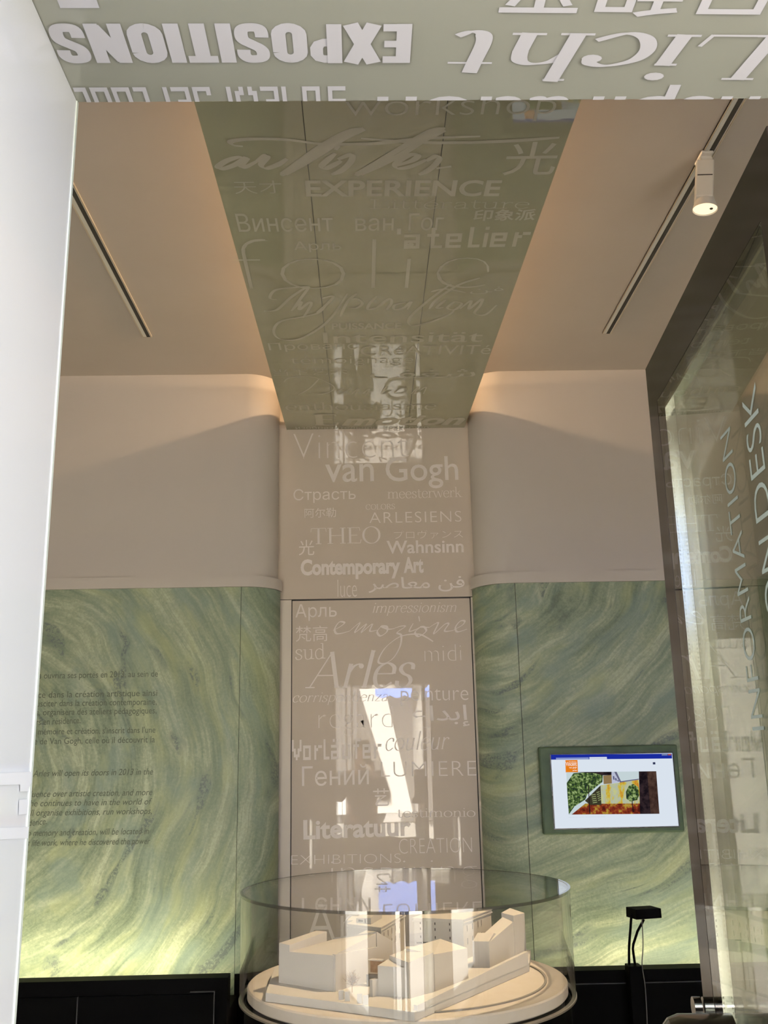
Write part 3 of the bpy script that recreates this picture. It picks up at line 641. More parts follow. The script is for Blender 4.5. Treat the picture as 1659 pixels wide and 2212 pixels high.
MB().box(-.3, -.287, .8585, YPORT + .001, .0, SOFZ - .001).build('glass_edge', EDGE, j)
def jl(pts):
    q = [on(x, y, PJ) for x, y in pts]; return letters('lettering', q, [tuple(range(len(q)))], PJ, j, LET_J)
LET_J = mat('bright_white_lettering', (.95, .96, .98), .5, spec=.2)
jl([(-40, 1672), (66, 1667), (65, 1690), (58, 1709), (40, 1710), (40, 1695), (-40, 1697)])
jl([(38, 1728), (57, 1726), (56, 1758), (37, 1760)])
jl([(-40, 1790), (59, 1786), (57, 1811), (-40, 1815)])

# ------------------------------------------------------------------ green mural panels
def panel(name, side, s0, s1, z0, m, label, x0=None):
    p = skin_of(side, .003, .014, s0, s1)
    if x0: p = [(min(max(x, x0[0]), x0[1]), y) for x, y in p]
    return tag(MB().prism(p, z0, 2.394 if side < 0 else 2.391).build(name, m, None, sm), label, 'panel', 'green brushwork wall panels')
pl = panel('mural_panel', -1, 0, 1, .5, MURAL_L, 'wide flat green brushwork panel printed with dark paragraphs, left of the door', (-2.3, -.622))
panel('mural_panel', -1, 1, 9, .5, MURAL_L, 'narrow curving green panel beside the wide text panel')
panel('mural_panel', -1, 9, 17, .5, MURAL_L, 'narrow green panel turning in against the left door frame')
panel('mural_panel', 1, 0, 1, .5, MURAL_R, 'wide flat green brushwork panel carrying the screen', (.758, 2.6))
panel('mural_panel', 1, 1, 17, .5, MURAL_R, 'narrow curving green panel just right of the door')
PT = PY(4.805)
for t, l, r, y, it in (("s ouvrira ses portes en 2013, au sein de", 84, 341, 1464.5, 0), ("ce dans la création artistique ainsi", 82, 339.5, 1506, 0),
   ("usciter dans la création contemporaine,", 79, 338.5, 1525, 0), ("s, organisera des ateliers pédagogiques,", 78, 338, 1544, 0), ("rs en résidence.", 78, 174, 1565, 0),
   ("· mémoire et création, s'inscrit dans l'une", 74, 335.5, 1585.5, 0), ("e de Van Gogh, celle où il découvrit la", 73, 334.5, 1606.5, 0),
   ("Arles will open its doors in 2013 in the", 71, 330.5, 1676, 1), ("luence over artistic creation, and more", 65, 329, 1720.5, 1), ("he continues to have in the world of", 64, 328, 1740.5, 1),
   ("ill organise exhibitions, run workshops,", 62, 328, 1761, 1), ("dence.", 62, 101, 1783, 1), ("n memory and creation, will be located in", 59, 321.5, 1804.5, 1), ("s life work, where he discovered the power", 58, 324.5, 1826, 1)):
    word(pl, PT, LET_D, t, (l, y + 1.5), (r, y - 3), 13.5, .004, .22 * it, lift=.0)

# ------------------------------------------------------------------ base cabinets and lights that graze the panels
c_ = thing('base_cabinet', (-1.45, 4.5, 0), 'black low cabinet below the text panel on the left', 'cabinet')
MB().box(-2.29, -.605, 4.46, 4.55, 0, .659).box(-2.29, -.605, 4.55, 4.79, 0, .52).build('body', BLACK, c_)
MB().box(-2.28, -1.232, 4.448, 4.459, .03, .60).build('door', BLACK, c_); MB().box(-1.226, -.66, 4.448, 4.459, .03, .60).build('door', BLACK, c_)
MB().box(-1.231, -1.2275, 4.448, 4.459, .03, .60).build('edge_strip', SEAM_GLINT, c_)
MB().box(-.66, -.656, 4.445, 4.46, .0, .61).build('edge_strip', SEAM_GLINT, c_)
MB().box(-.76, -.66, 4.445, 4.46, .6075, .61).build('edge_strip', SEAM_GLINT, c_)  # grey strip painting the slight highlight along this black edge
c_ = thing('base_cabinet', (1.5, 4.5, 0), 'black low cabinet below the screen on the right', 'cabinet')
MB().box(.77, 2.59, 4.46, 4.55, 0, .652).box(.77, 2.59, 4.55, 4.79, 0, .52).build('body', BLACK, c_)
MB().box(.78, 1.69, 4.448, 4.459, .03, .60).build('door', BLACK, c_); MB().box(1.70, 2.58, 4.448, 4.459, .03, .60).build('door', BLACK, c_)
MB().box(.78, 2.58, 4.446, 4.459, .6005, .603).build('edge_strip', SEAM_GLINT, c_)
for nm, x0, x1, lb in (('left', -2.25, -.7, 'yellow-white light strip hidden behind the left base cabinet'), ('right', .80, 2.55, 'yellow-white light strip hidden behind the right base cabinet')):
    t = thing('light_strip', ((x0 + x1) / 2, 4.62, .52), lb, 'light', 'panel uplights')
    MB().box(x0, x1, 4.60, 4.64, .521, .56).build('channel', PALEMET, t)
    MB().box(x0 + .01, x1 - .01, 4.61, 4.63, .5605, .565).build('diffuser', UPL if nm == 'left' else UPR, t)
for x, lb in ((-.12, 'warm light strip lying on the left half of the ceiling band'), (.26, 'warm light strip lying on the right half of the ceiling band')):
    t = thing('light_strip', (x, 3.5, 3.36), lb, 'light', 'cove lights above the ceiling band')
    MB().box(x - .006, x + .006, 2.4, 4.85, 3.361, 3.449).build('channel', PALEMET, t)
    MB().tube([(x, 2.42, 3.458), (x, 4.84, 3.458)], .008, 12).build('tube', COVE, t, sm)

# ------------------------------------------------------------------ ceiling tracks and spotlight
for x, y0, y1, lb in ((-1.033, 1.0, 4.327, 'recessed lighting track in the ceiling left of the olive band'), (1.2, 1.0, 4.343, 'recessed lighting track in the ceiling right of the olive band holding the spotlight')):
    t = thing('lighting_track', (x, y0, CEILZ), lb, 'track', 'ceiling lighting tracks')
    MB().box(x - .022, x + .022, y0, y1, CEILZ - .006, CEILZ).build('housing', PAINTM, t)
    MB().box(x - .002, x + .014, y0, y1, CEILZ - .0075, CEILZ - .0055).build('slot', DARKSLOT, t)
    b = MB(); b.box(x - .022, x - .019, y0, y1, CEILZ - .010, CEILZ).box(x + .019, x + .022, y0, y1, CEILZ - .010, CEILZ).build('lip', PALEMET, t)
t = thing('track_spotlight', (1.19, 2.9, CEILZ), 'white box spotlight with a lit round lamp hanging from the right track', 'spotlight')
sx_, sy_ = 1.187, 2.9
MB().box(sx_ - .018, sx_ + .024, sy_ - .03, sy_ + .045, CEILZ - .018, CEILZ - .0075).build('track_adapter', PAINTM, t, bevel=.003)
b = MB(); b.tube([(sx_ + .004, sy_ - .012, 3.515), (sx_ + .004, sy_ + .012, 3.515)], .021, 20); b.tube([(sx_ + .004, sy_, 3.522), (sx_, sy_, 3.49)], .012, 12)
b.build('pivot', PAINTM, t, sm)
rot = Matrix.Rotation(math.radians(9), 3, 'Y') @ Matrix.Rotation(math.radians(-4), 3, 'X') @ Matrix.Rotation(math.radians(-14), 3, 'Z')
def rb(o, a, b_, c__): return [rot @ Vector(v) for v in (a, b_, c__)]
bx = Vector((sx_, sy_, 3.50)); A_, B_, C_ = rb(0, (.058, 0, 0), (0, .062, 0), (0, 0, -.15))
MB().obox(bx - A_ / 2 - B_ / 2, A_, B_, C_).build('housing', PAINTM, t, bevel=.004)
cc = C_.normalized(); fr = -B_.normalized()
o_ = bx - B_ / 2 + C_ * .42 + fr * .0006
MB().obox(o_ - A_ * .42, A_ * .84, fr * .0006, cc * .004).build('vent', DARKSLOT, t)
ax = (Vector((.12, 3.15, .95)) - Vector((1.15, 2.9, 3.3))).normalized()
q = bx + C_ * 1.0 + Vector((.006, 0, 0))
aim = (cc * .8 + ax * .2 + Vector((.10, .06, 0))).normalized()
MB().tube([q - aim * .02, q + aim * .022, q + aim * .030], [.026, .040, .041], 32, False).build('lamp_hood', PAINTM, t, sm)
MB().tube([q + aim * .024, q + aim * .0255], [.039, .039], 32).build('lamp_glass', emis('lamp_lit', (1, .80, .52), 2.2), t)
MB().tube([q + aim * .026 + A_ * .35, q + aim * .028 + A_ * .35], [.006, .005], 12).build('lamp_clip', DARKSLOT, t)
sl = bpy.data.lights.new('spot_beam', 'SPOT'); sl.energy = SPOT_POWER; sl.color = (1, .74, .46); sl.spot_size = math.radians(44); sl.spot_blend = .6; sl.shadow_soft_size = .03
so = bpy.data.objects.new('spot_beam', sl); C.objects.link(so); so.location = q + aim * .06
so.rotation_euler = (so.location - Vector((.15, 3.2, .95))).to_track_quat('Z', 'Y').to_euler()

# ------------------------------------------------------------------ wall screen
EMK[0] = 1.4
YS = 4.768; PSn = PY(YS)
t = thing('wall_screen', (1.18, YS + .03, 1.2), 'lit flat screen showing a web page, mounted on the right green panel', 'screen')
def scr(x, y): return on(1150 + x / 4.74, 1590 + y / 4.74, PSn)
c4 = [scr(188, 192), scr(1425, 180), scr(1500, 925), scr(232, 940)]
x0, x1 = (c4[0].x + c4[3].x) / 2, (c4[1].x + c4[2].x) / 2; z1, z0 = (c4[0].z + c4[1].z) / 2, (c4[2].z + c4[3].z) / 2
MB().box(x0 - .055, x1 + .03, YS + .002, 4.806, z0 - .028, z1 + .04).build('casing', mottle(mat('dark_green_glass', (.05, .085, .05), .5, spec=.2), (.035, .06, .04), (.075, .11, .06), 9), t, bevel=.008)  # screen body whose dark green border paints the shade around it
MB().box(x0 - .006, x1 + .006, YS - .003, YS + .003, z0 - .006, z1 + .006).build('bezel', mat('bezel_black', (.012, .014, .02), .25), t, bevel=.001)
def poly(name, pts, m, lift, par):
    q = [Vector((p.x, YS - .0032 - lift, p.z)) for p in (scr(*a) for a in pts)]; n = len(q)
    return MB().add(q, [tuple(range(n))[::-1]]).build(name, m, par)
MB().box(x0, x1, YS - .0036, YS - .003, z0, z1).build('display', emis('page_white', (.82, .90, 1), .95), t)
bar = poly('title_bar', [(188, 192), (1425, 180), (1428, 230), (190, 242)], emis('bar_blue', (.012, .03, .42), .9), .0006, t)
poly('tab', [(240, 222), (575, 218), (575, 237), (240, 240)], emis('tab_pale', (.30, .38, .75), .9), .0009, bar)
poly('tab', [(582, 215), (760, 213), (762, 236), (582, 238)], emis('tab_white', (.75, .82, .98), .9), .0009, bar)
poly('window_button', [(1385, 184), (1418, 183), (1418, 196), (1385, 197)], emis('close_red', (.65, .14, .06), .9), .0009, bar)
poly('window_button', [(1322, 186), (1380, 185), (1380, 198), (1322, 199)], emis('grey_button', (.25, .32, .5), .9), .0009, bar)
lg = poly('logo', [(336, 247), (460, 245), (465, 370), (340, 372)], emis('logo_orange', (.92, .24, .01), .95), .0006, t)
LGW = emis('logo_white', (1, .93, .85), 1.0); PLG = PY(YS - .0044)
def lw(body, x_, y_, x2, y2, h): place('logo_lettering', glyph_mesh(body, .01), PLG, lg, LGW, (1150 + x_ / 4.74, 1590 + y_ / 4.74), (1150 + x2 / 4.74, 1590 + y2 / 4.74), h / 4.74, lift=.0003)
lw('Vincent', 342, 306, 455, 304, 42); lw('fondation', 375, 270, 452, 269, 12); lw('van gogh', 376, 330, 454, 328, 16); lw('arles', 412, 358, 456, 357, 14)
poly('menu_icon', [(1230, 268), (1256, 267), (1258, 290), (1232, 291)], emis('icon_dark', (.04, .05, .12), .9), .0006, t)
CAPM = emis('caption_grey', (.45, .52, .55), .9)
place('caption', glyph_mesh('— — —  —— — —— — — ——', 0), PLG, t, CAPM, (1150 + 375 / 4.74, 1590 + 836 / 4.74), (1150 + 750 / 4.74, 1590 + 830 / 4.74), 5 / 4.74, lift=.0)
ph = poly('page_photo', [(345, 370), (1265, 360), (1298, 795), (370, 805)], emis('photo_sky', (.72, .85, .88), .85), .0006, t)
LEAF1 = emis_noise('photo_foliage', ((.38, (.02, .035, .03)), (.5, (.08, .16, .03)), (.62, (.45, .60, .25))), 90, .8)
GLASSY = emis_noise('photo_coloured_glass', ((.36, (.75, .30, .03)), (.46, (.75, .62, .08)), (.54, (.55, .62, .50)), (.64, (.70, .72, .30))), 26, .85, (1, 1, .5))
REDF = emis_noise('photo_red_floor', ((.36, (.10, .015, .01)), (.5, (.35, .05, .02)), (.62, (.60, .40, .05))), 30, .8)
DKC = emis_noise('photo_dark_column', ((.4, (.012, .008, .012)), (.6, (.05, .03, .035))), 30, .8)
BRC = emis_noise('photo_brown_column', ((.4, (.05, .025, .02)), (.6, (.11, .06, .045))), 30, .8)
def ph_p(name, pts, m, k=1): poly(name, pts, m, .0007 + .00015 * k, ph)
ph_p('foliage', [(350, 480), (420, 380), (560, 372), (720, 372), (715, 470), (650, 520), (560, 600), (540, 650), (430, 720), (372, 802), (358, 620)], LEAF1)
ph_p('eave', [(400, 369), (808, 366), (808, 400), (720, 402), (640, 380)], DKC, 2)
ph_p('stone_block', [(722, 405), (808, 398), (812, 485), (728, 492)], emis('photo_stone', (.36, .24, .11), .8), 3)
ph_p('pale_facade', [(808, 368), (830, 367), (910, 468), (812, 485)], emis('photo_facade', (.62, .66, .85), .85), 3)
for k in range(3): ph_p('facade_window', [(822 + k * 22, 408 + k * 20), (836 + k * 22, 412 + k * 20), (840 + k * 22, 450 + k * 9), (826 + k * 22, 444 + k * 9)], emis('photo_window', (.12, .12, .25), .8), 4)
ph_p('eave', [(860, 366), (905, 462), (1088, 436), (1088, 446), (895, 476), (835, 366)], emis('photo_grey', (.18, .18, .30), .8), 4)
ph_p('glass_front', [(695, 505), (1085, 448), (1105, 690), (705, 692)], GLASSY, 5)
ph_p('red_floor', [(400, 803), (540, 690), (705, 692), (1105, 690), (1100, 797)], REDF, 5)
ph_p('staircase', [(535, 662), (695, 505), (705, 705), (590, 705)], emis('photo_stair', (.06, .055, .03), .8), 6)
for k in range(5):
    for q_ in range(2): ph_p('step', [(600 + q_ * 55 + k * 4, 600 + k * 20 - q_ * 26), (645 + q_ * 40 + k * 4, 592 + k * 20 - q_ * 26), (645 + q_ * 40 + k * 4, 600 + k * 20 - q_ * 26), (600 + q_ * 55 + k * 4, 608 + k * 20 - q_ * 26)], emis('photo_step', (.42, .50, .22), .8), 7)
ph_p('dark_column', [(1087, 362), (1172, 361), (1208, 796), (1100, 797)], DKC, 7)
ph_p('brown_column', [(1172, 361), (1265, 360), (1298, 795), (1208, 796)], BRC, 7)
ph_p('small_tree', [(955, 570), (985, 510), (1030, 490), (1080, 520), (1092, 600), (1070, 655), (1000, 670), (960, 640)], LEAF1, 8)
ph_p('tree_trunk', [(1014, 660), (1022, 660), (1034, 780), (1024, 780)], DKC, 8); ph_p('tree_trunk', [(566, 500), (574, 500), (592, 795), (582, 795)], DKC, 8)

# ------------------------------------------------------------------ black reading lamp on the right cabinet
t = thing('desk_lamp', (1.15, 4.40, 0), 'small black box-headed lamp on two bent arms in front of the right green panel', 'lamp')
v = lambda x, y, yy=4.38: on(x, y, PY(yy))
a, b_, c__, e_ = v(1375, 1987), v(1430, 1983), v(1428, 1962), v(1374, 1965)
dp = Vector((-.022, .085, 0)); q = [a, b_, c__, e_]
MB().add([*q, *[p + dp for p in q]], [(0, 1, 2, 3), (7, 6, 5, 4), (0, 4, 5, 1), (1, 5, 6, 2), (2, 6, 7, 3), (3, 7, 4, 0)]).build('lamp_head', BLACK, t, bevel=.002)
MB().tube(catmull([v(1364, 1975, 4.42), v(1362, 2005, 4.42), v(1359, 2045, 4.42), v(1359, 2086, 4.42)], 6), .0055, 10).build('arm', BLACK, t, sm)
MB().tube([v(1391, 1986, 4.42), v(1377, 2012, 4.42), v(1368, 2040, 4.42), v(1367, 2050, 4.42), v(1372, 2086, 4.42)], .0055, 10).build('arm', BLACK, t, sm)
p0 = v(1352, 2083, 4.42); p1 = v(1382, 2083, 4.42)
MB().box(p0.x, p1.x, 4.37, 4.444, 0, p0.z).build('stand', BLACK, t, bevel=.003)
MB().tube(catmull([v(1386, 1986, 4.38), v(1388, 2010, 4.37), v(1389, 2045, 4.365), v(1387, 2085, 4.362), v(1393, 2125, 4.36), v(1396, 2165, 4.36), v(1398, 2212, 4.36), v(1399, 2300, 4.36)], 8), .0022, 8).build('cable', mat('grey_cable', (.10, .095, .085), .5), t, sm)

# ------------------------------------------------------------------ display case
CX, CY, RC_ = .111, 3.2, .505
t = thing('display_case', (CX, CY, 0), 'round clear acrylic display case on a black drum pedestal', 'display case')
MB().lathe((CX, CY, 0), [(0, 0), (.49, 0), (.49, .85), (.485, .858), (0, .858)], 96).build('pedestal', BLACK, t, sm)
MB().lathe((CX, CY, .862), [(0, 0), (.478, 0), (.482, .004), (.482, .030), (.478, .034), (0, .034)], 128).build('base_disc', DISCM, t, sm)
MB().lathe((CX, CY, .8965), [(.415, 0), (.415, .0035), (.422, .0035), (.422, 0)], 128, closed_prof=True).build('inlay_ring', CORK, t)
MB().lathe((CX, CY, .862), [(RC_ - .005, .006), (RC_, .0), (RC_, .290), (RC_ - .005, .290)], 160, closed_prof=True).build('acrylic_wall', ACRYL, t, sm)
MB().lathe((CX, CY, 1.153), [(0, 0), (RC_ - .006, 0), (RC_ - .006, .006), (0, .006)], 160).build('acrylic_lid', ACRYL, t, sm)
MB().lathe((CX, CY, 1.152), [(RC_ - .006, 0), (RC_ + .002, 0), (RC_ + .002, .008), (RC_ - .006, .008)], 160, closed_prof=True).build('lid_rim', RIMM, t, sm)
MB().lathe((CX, CY, .856), [(RC_ - .012, 0), (RC_ + .002, 0), (RC_ + .002, .005), (RC_ - .012, .005)], 160, closed_prof=True).build('base_rim', mat('rim_metal', (.35, .31, .25), .3, metal=.7), t, sm)

# ------------------------------------------------------------------ white architectural model
Z0 = .8965
t = thing('architectural_model', (.1, 3.1, Z0), 'white card architectural model of a city block inside the acrylic case', 'model')
def G(x, y, z=.92): p = on(x, y, PZ(z)); return (p.x, p.y)
def H(x, y, gy): return on(x, y, PY(gy)).z
ZB = .919
plinth = [(-.294, 2.952), (.11, 2.70), (.494, 3.255), (.535, 3.47), (.30, 3.60), (-.12, 3.56), (-.30, 3.30)]
MB().prism(plinth, Z0, ZB).build('plinth', CARD, t, bevel=.0008)
wl = lambda p, q_, w, h0, h1: None
def wallbar(name, p, q_, w, z0_, za, zb, m=CARD, par=None):
    p, q_ = Vector(p), Vector(q_); d_ = (q_ - p).normalized(); n = Vector((-d_.y, d_.x)) * w
    return MB().prism([p, q_, q_ + n, p + n], z0_, [za, zb, zb, za]).build(name, m, par or t)
wallbar('street_wall', (.12, 2.712), (.492, 3.25), .012, ZB - .002, .932, .955)
def roofed(name, p, dx, dy, eave, ridge, along='x', m=CARD, z0_=ZB - .001):
    # house on a parallelogram: corner p, edges dx, dy; gable roof with the ridge along one edge
    p, dx, dy = Vector((*p, 0)), Vector((*dx, 0)), Vector((*dy, 0))
    c = [p, p + dx, p + dx + dy, p + dy]; zs = Vector((0, 0, 1))
    if along == 'x': r1, r2 = p + dy / 2, p + dx + dy / 2
    else: r1, r2 = p + dx / 2, p + dx / 2 + dy
    vs = [q_ + zs * z0_ for q_ in c] + [q_ + zs * eave for q_ in c] + [r1 + zs * ridge, r2 + zs * ridge]
    if along == 'x': fs = [(0, 1, 2, 3), (0, 1, 5, 4), (2, 3, 7, 6), (1, 2, 6, 9, 5), (3, 0, 4, 8, 7), (4, 5, 9, 8), (6, 7, 8, 9)]
    else: fs = [(0, 1, 2, 3), (1, 2, 6, 5), (3, 0, 4, 7), (0, 1, 5, 8, 4), (2, 3, 7, 9, 6), (4, 8, 9, 7), (5, 6, 9, 8)]
    b = MB(); b.add(vs, fs); o = b.build(name, m, t)
    bb = bmesh.new(); bb.from_mesh(o.data); bmesh.ops.recalc_face_normals(bb, faces=bb.faces); bb.to_mesh(o.data); bb.free(); return o
# left house: street front from P to Q, courtyard wall going back from Q
P_, Q_ = (-.268, 3.075), (-.104, 2.945)
f_ = Vector(Q_) - Vector(P_); back = Vector((.122, .152))
st = Vector(P_) + f_ * .2
hQ, hS, hP = H(722, 2064, Q_[1]), H(627, 2056, st.y), H(600, 2037, P_[1])
hb = H(805, 2050, 3.097)
def slab(name, a, b_, depth, za, zb, ra, rb_, m=CARD):   # front edge a-b at za/zb rising to ra/rb at the back
    a, b_, depth = Vector(a), Vector(b_), Vector(depth)
    return MB().prism([a, b_, b_ + depth, a + depth], ZB - .001, [za, zb, rb_, ra]).build(name, m, t)
slab('house', st, Q_, back, hS, hQ, H(686, 2030, 3.2), H(803, 2016, 3.10))
slab('house', P_, st, back * .85, hP, hP - .002, H(640, 2012, 3.2), H(656, 2013, 3.18))
slab('house', st + back * 1.0, Vector(Q_) + back * 1.02, back * .6, H(686, 2030, 3.2) + .004, H(803, 2016, 3.1) + .004, .99, .99)
wallbar('courtyard_wall', (-.098, 2.943), (.024, 3.095), .010, ZB - .001, hQ + .003, hb + .006)
slab('house', Vector(P_) + f_ * .52 + back * 1.05, Vector(P_) + f_ * .70 + back * 1.05, back * .35, 1.022, 1.022, 1.032, 1.032)
# hotel with parapet, two wings
K = Vector((.035, 3.27)); dl = Vector((-.105, .085)); dr = Vector((.075, .24))
zt = H(822, 2003, K.y)
hot = MB(); hot.prism([K, K + dl, K + dl + dr * 1.15, K + dr * 1.15], ZB - .001, zt - .012); hot = hot.build('hotel_wing', CARD, t)
def cornice(poly_, z, par, e=.006):
    c = sum((Vector(p) for p in poly_), Vector((0, 0))) / len(poly_)
    o = [Vector(p) + (Vector(p) - c).normalized() * e for p in poly_]
    MB().prism(o, z - .012, z - .008).prism(o, z - .003, z).build('cornice', CARD, par)
    MB().prism([Vector(p) + (Vector(p) - c).normalized() * e * .4 for p in poly_], z - .008, z - .003).build('parapet', CARD, par)
cornice([K, K + dl, K + dl + dr * 1.15, K + dr * 1.15], zt, hot)
K2 = Vector((.300, 3.33)); d2 = Vector((-.155, .062)); r2 = Vector((.115, .20))
zt2 = H(1000, 1986, K2.y)
hot2 = MB().prism([K2, K2 + d2, K2 + d2 + r2, K2 + r2], ZB - .001, zt2 - .012).build('hotel_wing', CARD, t)
cornice([K2, K2 + d2, K2 + d2 + r2, K2 + r2], zt2, hot2)
def windows(par, o, du, us, zs, w, h):
    o, du = Vector(o), Vector(du); l = du.length; d_ = du / l; n = Vector((d_.y, -d_.x))
    if n.dot(Vector((0, -1))) < 0: n = -n
    for z in zs:
        for u in us:
            p = o + d_ * (u * l) + n * .0002
            MB().obox((p.x, p.y, z), (d_.x * w, d_.y * w, 0), (n.x * .0005, n.y * .0005, 0), (0, 0, h)).build('window', HOLE, par)
            p2 = p - d_ * w * .4
            MB().obox((p2.x, p2.y, z - .0022), (d_.x * w * 1.8, d_.y * w * 1.8, 0), (n.x * .0016, n.y * .0016, 0), (0, 0, .0016)).build('sill', CARD, par)
windows(hot, K, dr, (.12, .30, .48, .66, .84), (zt - .068, zt - .036), .0026, .016)
windows(hot2, K2 + d2, -d2, (.12, .42, .72), (zt2 - .062, zt2 - .038, zt2 - .020), .003, .008)
windows(hot2, K2, r2, (.12, .30, .50, .62), (zt2 - .078, zt2 - .040), .0030, .018)
# roof house on the hotel
pa = K + dl * .82 + dr * .10
o = MB().prism([pa, pa - dl * .45, pa - dl * .45 + dr * .5, pa + dr * .5], zt - .002, [zt + .014, zt + .020, zt + .030, zt + .024]).build('roof_house', CARD, t)
w1 = pa + (Vector((dl.y, -dl.x)).normalized() * -.0 ); 
dn = -dl.normalized(); nn = Vector((dn.y, -dn.x)); p = pa + dn * .010 + nn * .0004
MB().obox((p.x, p.y, zt + .005), (dn.x * .018, dn.y * .018, 0), (nn.x * .0006, nn.y * .0006, 0), (0, 0, .006)).build('window', HOLE, o)
p = pa + dn * .036 + nn * .0004
MB().obox((p.x, p.y, zt + .003), (dn.x * .004, dn.y * .004, 0), (nn.x * .0006, nn.y * .0006, 0), (0, 0, .012)).build('window', HOLE, o)
# block with sepia side behind on the left
MB().prism([(-.075, 3.43), (-.012, 3.42), (0, 3.5), (-.06, 3.52)], ZB - .001, 1.03).build('rear_block', CARD, t)
# centre front blocks
c0, c1 = Vector((.020, 2.885)), Vector((.096, 2.862)); bk = Vector((.06, .11))
slab('front_block', c0, c1, bk, H(817, 2086, 2.885), H(878, 2090, 2.862), H(862, 2068, 2.93), H(900, 2075, 2.93))
wallbar('gate_wall', (.012, 2.893), (.020, 2.884), -.02, ZB - .001, .962, .962)
e0, e1 = Vector((.100, 2.845)), Vector((.172, 2.905))
slab('front_block', (.104, 2.842), (.176, 2.912), (-.05, .10), H(880, 2078, 2.85), H(934, 2058, 2.91), H(880, 2062, 2.95), H(930, 2045, 3.0))
slab('front_block', (.178, 2.915), (.286, 3.068), (-.075, .05), H(936, 2062, 2.915), H(1010, 2048, 3.068), H(940, 2048, 2.96), H(965, 2030, 3.1))
# blocks stepping up the right street
roofed('corner_house', (.316, 3.21), (.050, -.008), (.045, .10), H(1022, 2034, 3.205), H(1045, 2016, 3.25), 'x')
slab('street_block', (.366, 3.204), (.472, 3.385), (-.03, .03), H(1055, 2036, 3.204), H(1106, 1990, 3.385), H(1055, 2036, 3.204) + .006, H(1106, 1982, 3.385))
MB().prism([(.470, 3.378), (.518, 3.455), (.475, 3.49), (.435, 3.41)], ZB - .001, [H(1106, 1978, 3.378), H(1135, 1972, 3.455), 1.048, 1.046]).build('street_block', CARD, t)
# courtyard: sepia wall, steps, gate cards and a twig tree
MB().prism([(.000, 3.02), (.040, 3.0), (.044, 3.006), (.004, 3.026)], .952, .985).build('sepia_wall', SEPIA, t)
MB().prism([(-.005, 3.01), (.035, 2.99), (.044, 3.006), (.004, 3.026)], .985, .988).build('terrace', CARD, t)
MB().prism([(-.012, 3.0), (.030, 2.985), (.036, 2.996), (-.006, 3.012)], ZB - .001, .950).build('courtyard_recess', CORK, t)
for x, y in ((737, 2160), (750, 2163), (777, 2168), (790, 2171)):
    p = G(x, y, ZB); MB().box(p[0] - .007, p[0] + .007, p[1], p[1] + .004, ZB - .001, ZB + .024).build('gate_card', CARD, t, bevel=.001)
p = G(765, 2150, ZB); b = MB(); rt = Vector((p[0] - .006, p[1] + .035, ZB - .001)); top = rt + Vector((0, 0, .034)); b.tube([rt, top], .0011, 6)
for k in range(150):
    a = random.uniform(0, 2 * math.pi); e = random.uniform(.1, 1.3); l = random.uniform(.014, .036)
    s0 = rt + (top - rt) * random.uniform(.5, 1.0); mid = s0 + Vector((math.cos(a) * math.cos(e), math.sin(a) * math.cos(e), math.sin(e))) * l * .6
    b.tube([s0, mid, mid + Vector((random.uniform(-.008, .008), random.uniform(-.008, .008), random.uniform(.002, .012)))], [.0006, .0004, .0002], 4)
b.build('twig_tree', TWIG, t)
# glass-roof details: dark skylights
for k in range(3):
    p = G(900 + k * 14, 2037 + k * .3 * -1, 1.01); MB().box(p[0], p[0] + .016, p[1], p[1] + .014, 1.009, 1.0105).build('skylight', HOLE, t)
MB().prism([(.17, 2.98), (.225, 3.05), (.18, 3.10), (.12, 3.04)], ZB - .001, 1.0088).build('hall', mottle(mat('cream_card', (.80, .74, .58), .8), (.79, .73, .57), (.81, .75, .59), 9), t)

# ------------------------------------------------------------------ glass door leaf standing open on the right
P1, P2 = Vector((.424, .866, 0)), Vector((.48, 1.517, 0)); du = (P2 - P1).normalized(); dn = Vector((-du.y, du.x, 0)); ZT = 2.178
def lf(u, o, z): return P1 + du * u + dn * o + Vector((0, 0, z))
def lbox(b, u0, u1, o0, o1, z0_, z1_): return b.obox(lf(u0, o0, z0_), du * (u1 - u0), dn * (o1 - o0), (0, 0, z1_ - z0_))
t = thing('glass_door', tuple(P1), 'double-glazed glass door with dark edges standing open on the right', 'door')
UE, UF, ZF = .652, .592, 2.098
b = MB(); lbox(b, UF, UE, -.006, .0004, .004, ZT); lbox(b, 0.0, .05, -.006, .0004, .004, ZT); lbox(b, .05, UF, -.006, .0004, ZF, ZT); lbox(b, .05, UF, -.006, .0004, .004, .09)
lbox(b, UF, UE, -.028, -.022, .004, ZT); lbox(b, 0, .05, -.028, -.022, .004, ZT); lbox(b, .05, UF, -.028, -.022, ZF, ZT); lbox(b, .05, UF, -.028, -.022, .004, .09)
b.build('enamel_border', FRIT, t)
b = MB(); lbox(b, .575, UE - .002, -.0218, -.0062, .004, ZT - .002); lbox(b, 0, .068, -.0218, -.0062, .004, ZT - .002); lbox(b, .068, .575, -.0218, -.0062, 2.083, ZT - .002); lbox(b, .068, .575, -.0218, -.0062, .004, .105)
b.build('seal', RUBBER, t)
ALU = mat('perforated_aluminium', (.88, .88, .86), .13, metal=.9)
ps_ = N(ALU, 'ShaderNodeNewGeometry').outputs['Position']
sz = N(ALU, 'ShaderNodeSeparateXYZ'); L(ALU, ps_, sz.inputs[0])
fz = mathn(ALU, 'LESS_THAN', mathn(ALU, 'FRACT', mathn(ALU, 'MULTIPLY', sz.outputs[2], 1 / .0065)), .45)
oc = mathn(ALU, 'ABSOLUTE', mathn(ALU, 'ADD', vmath(ALU, 'DOT_PRODUCT', vmath(ALU, 'SUBTRACT', ps_, tuple(P1)), tuple(dn), out=1), .014))
fo = mathn(ALU, 'LESS_THAN', mathn(ALU, 'ABSOLUTE', mathn(ALU, 'SUBTRACT', oc, .0058)), .0009)
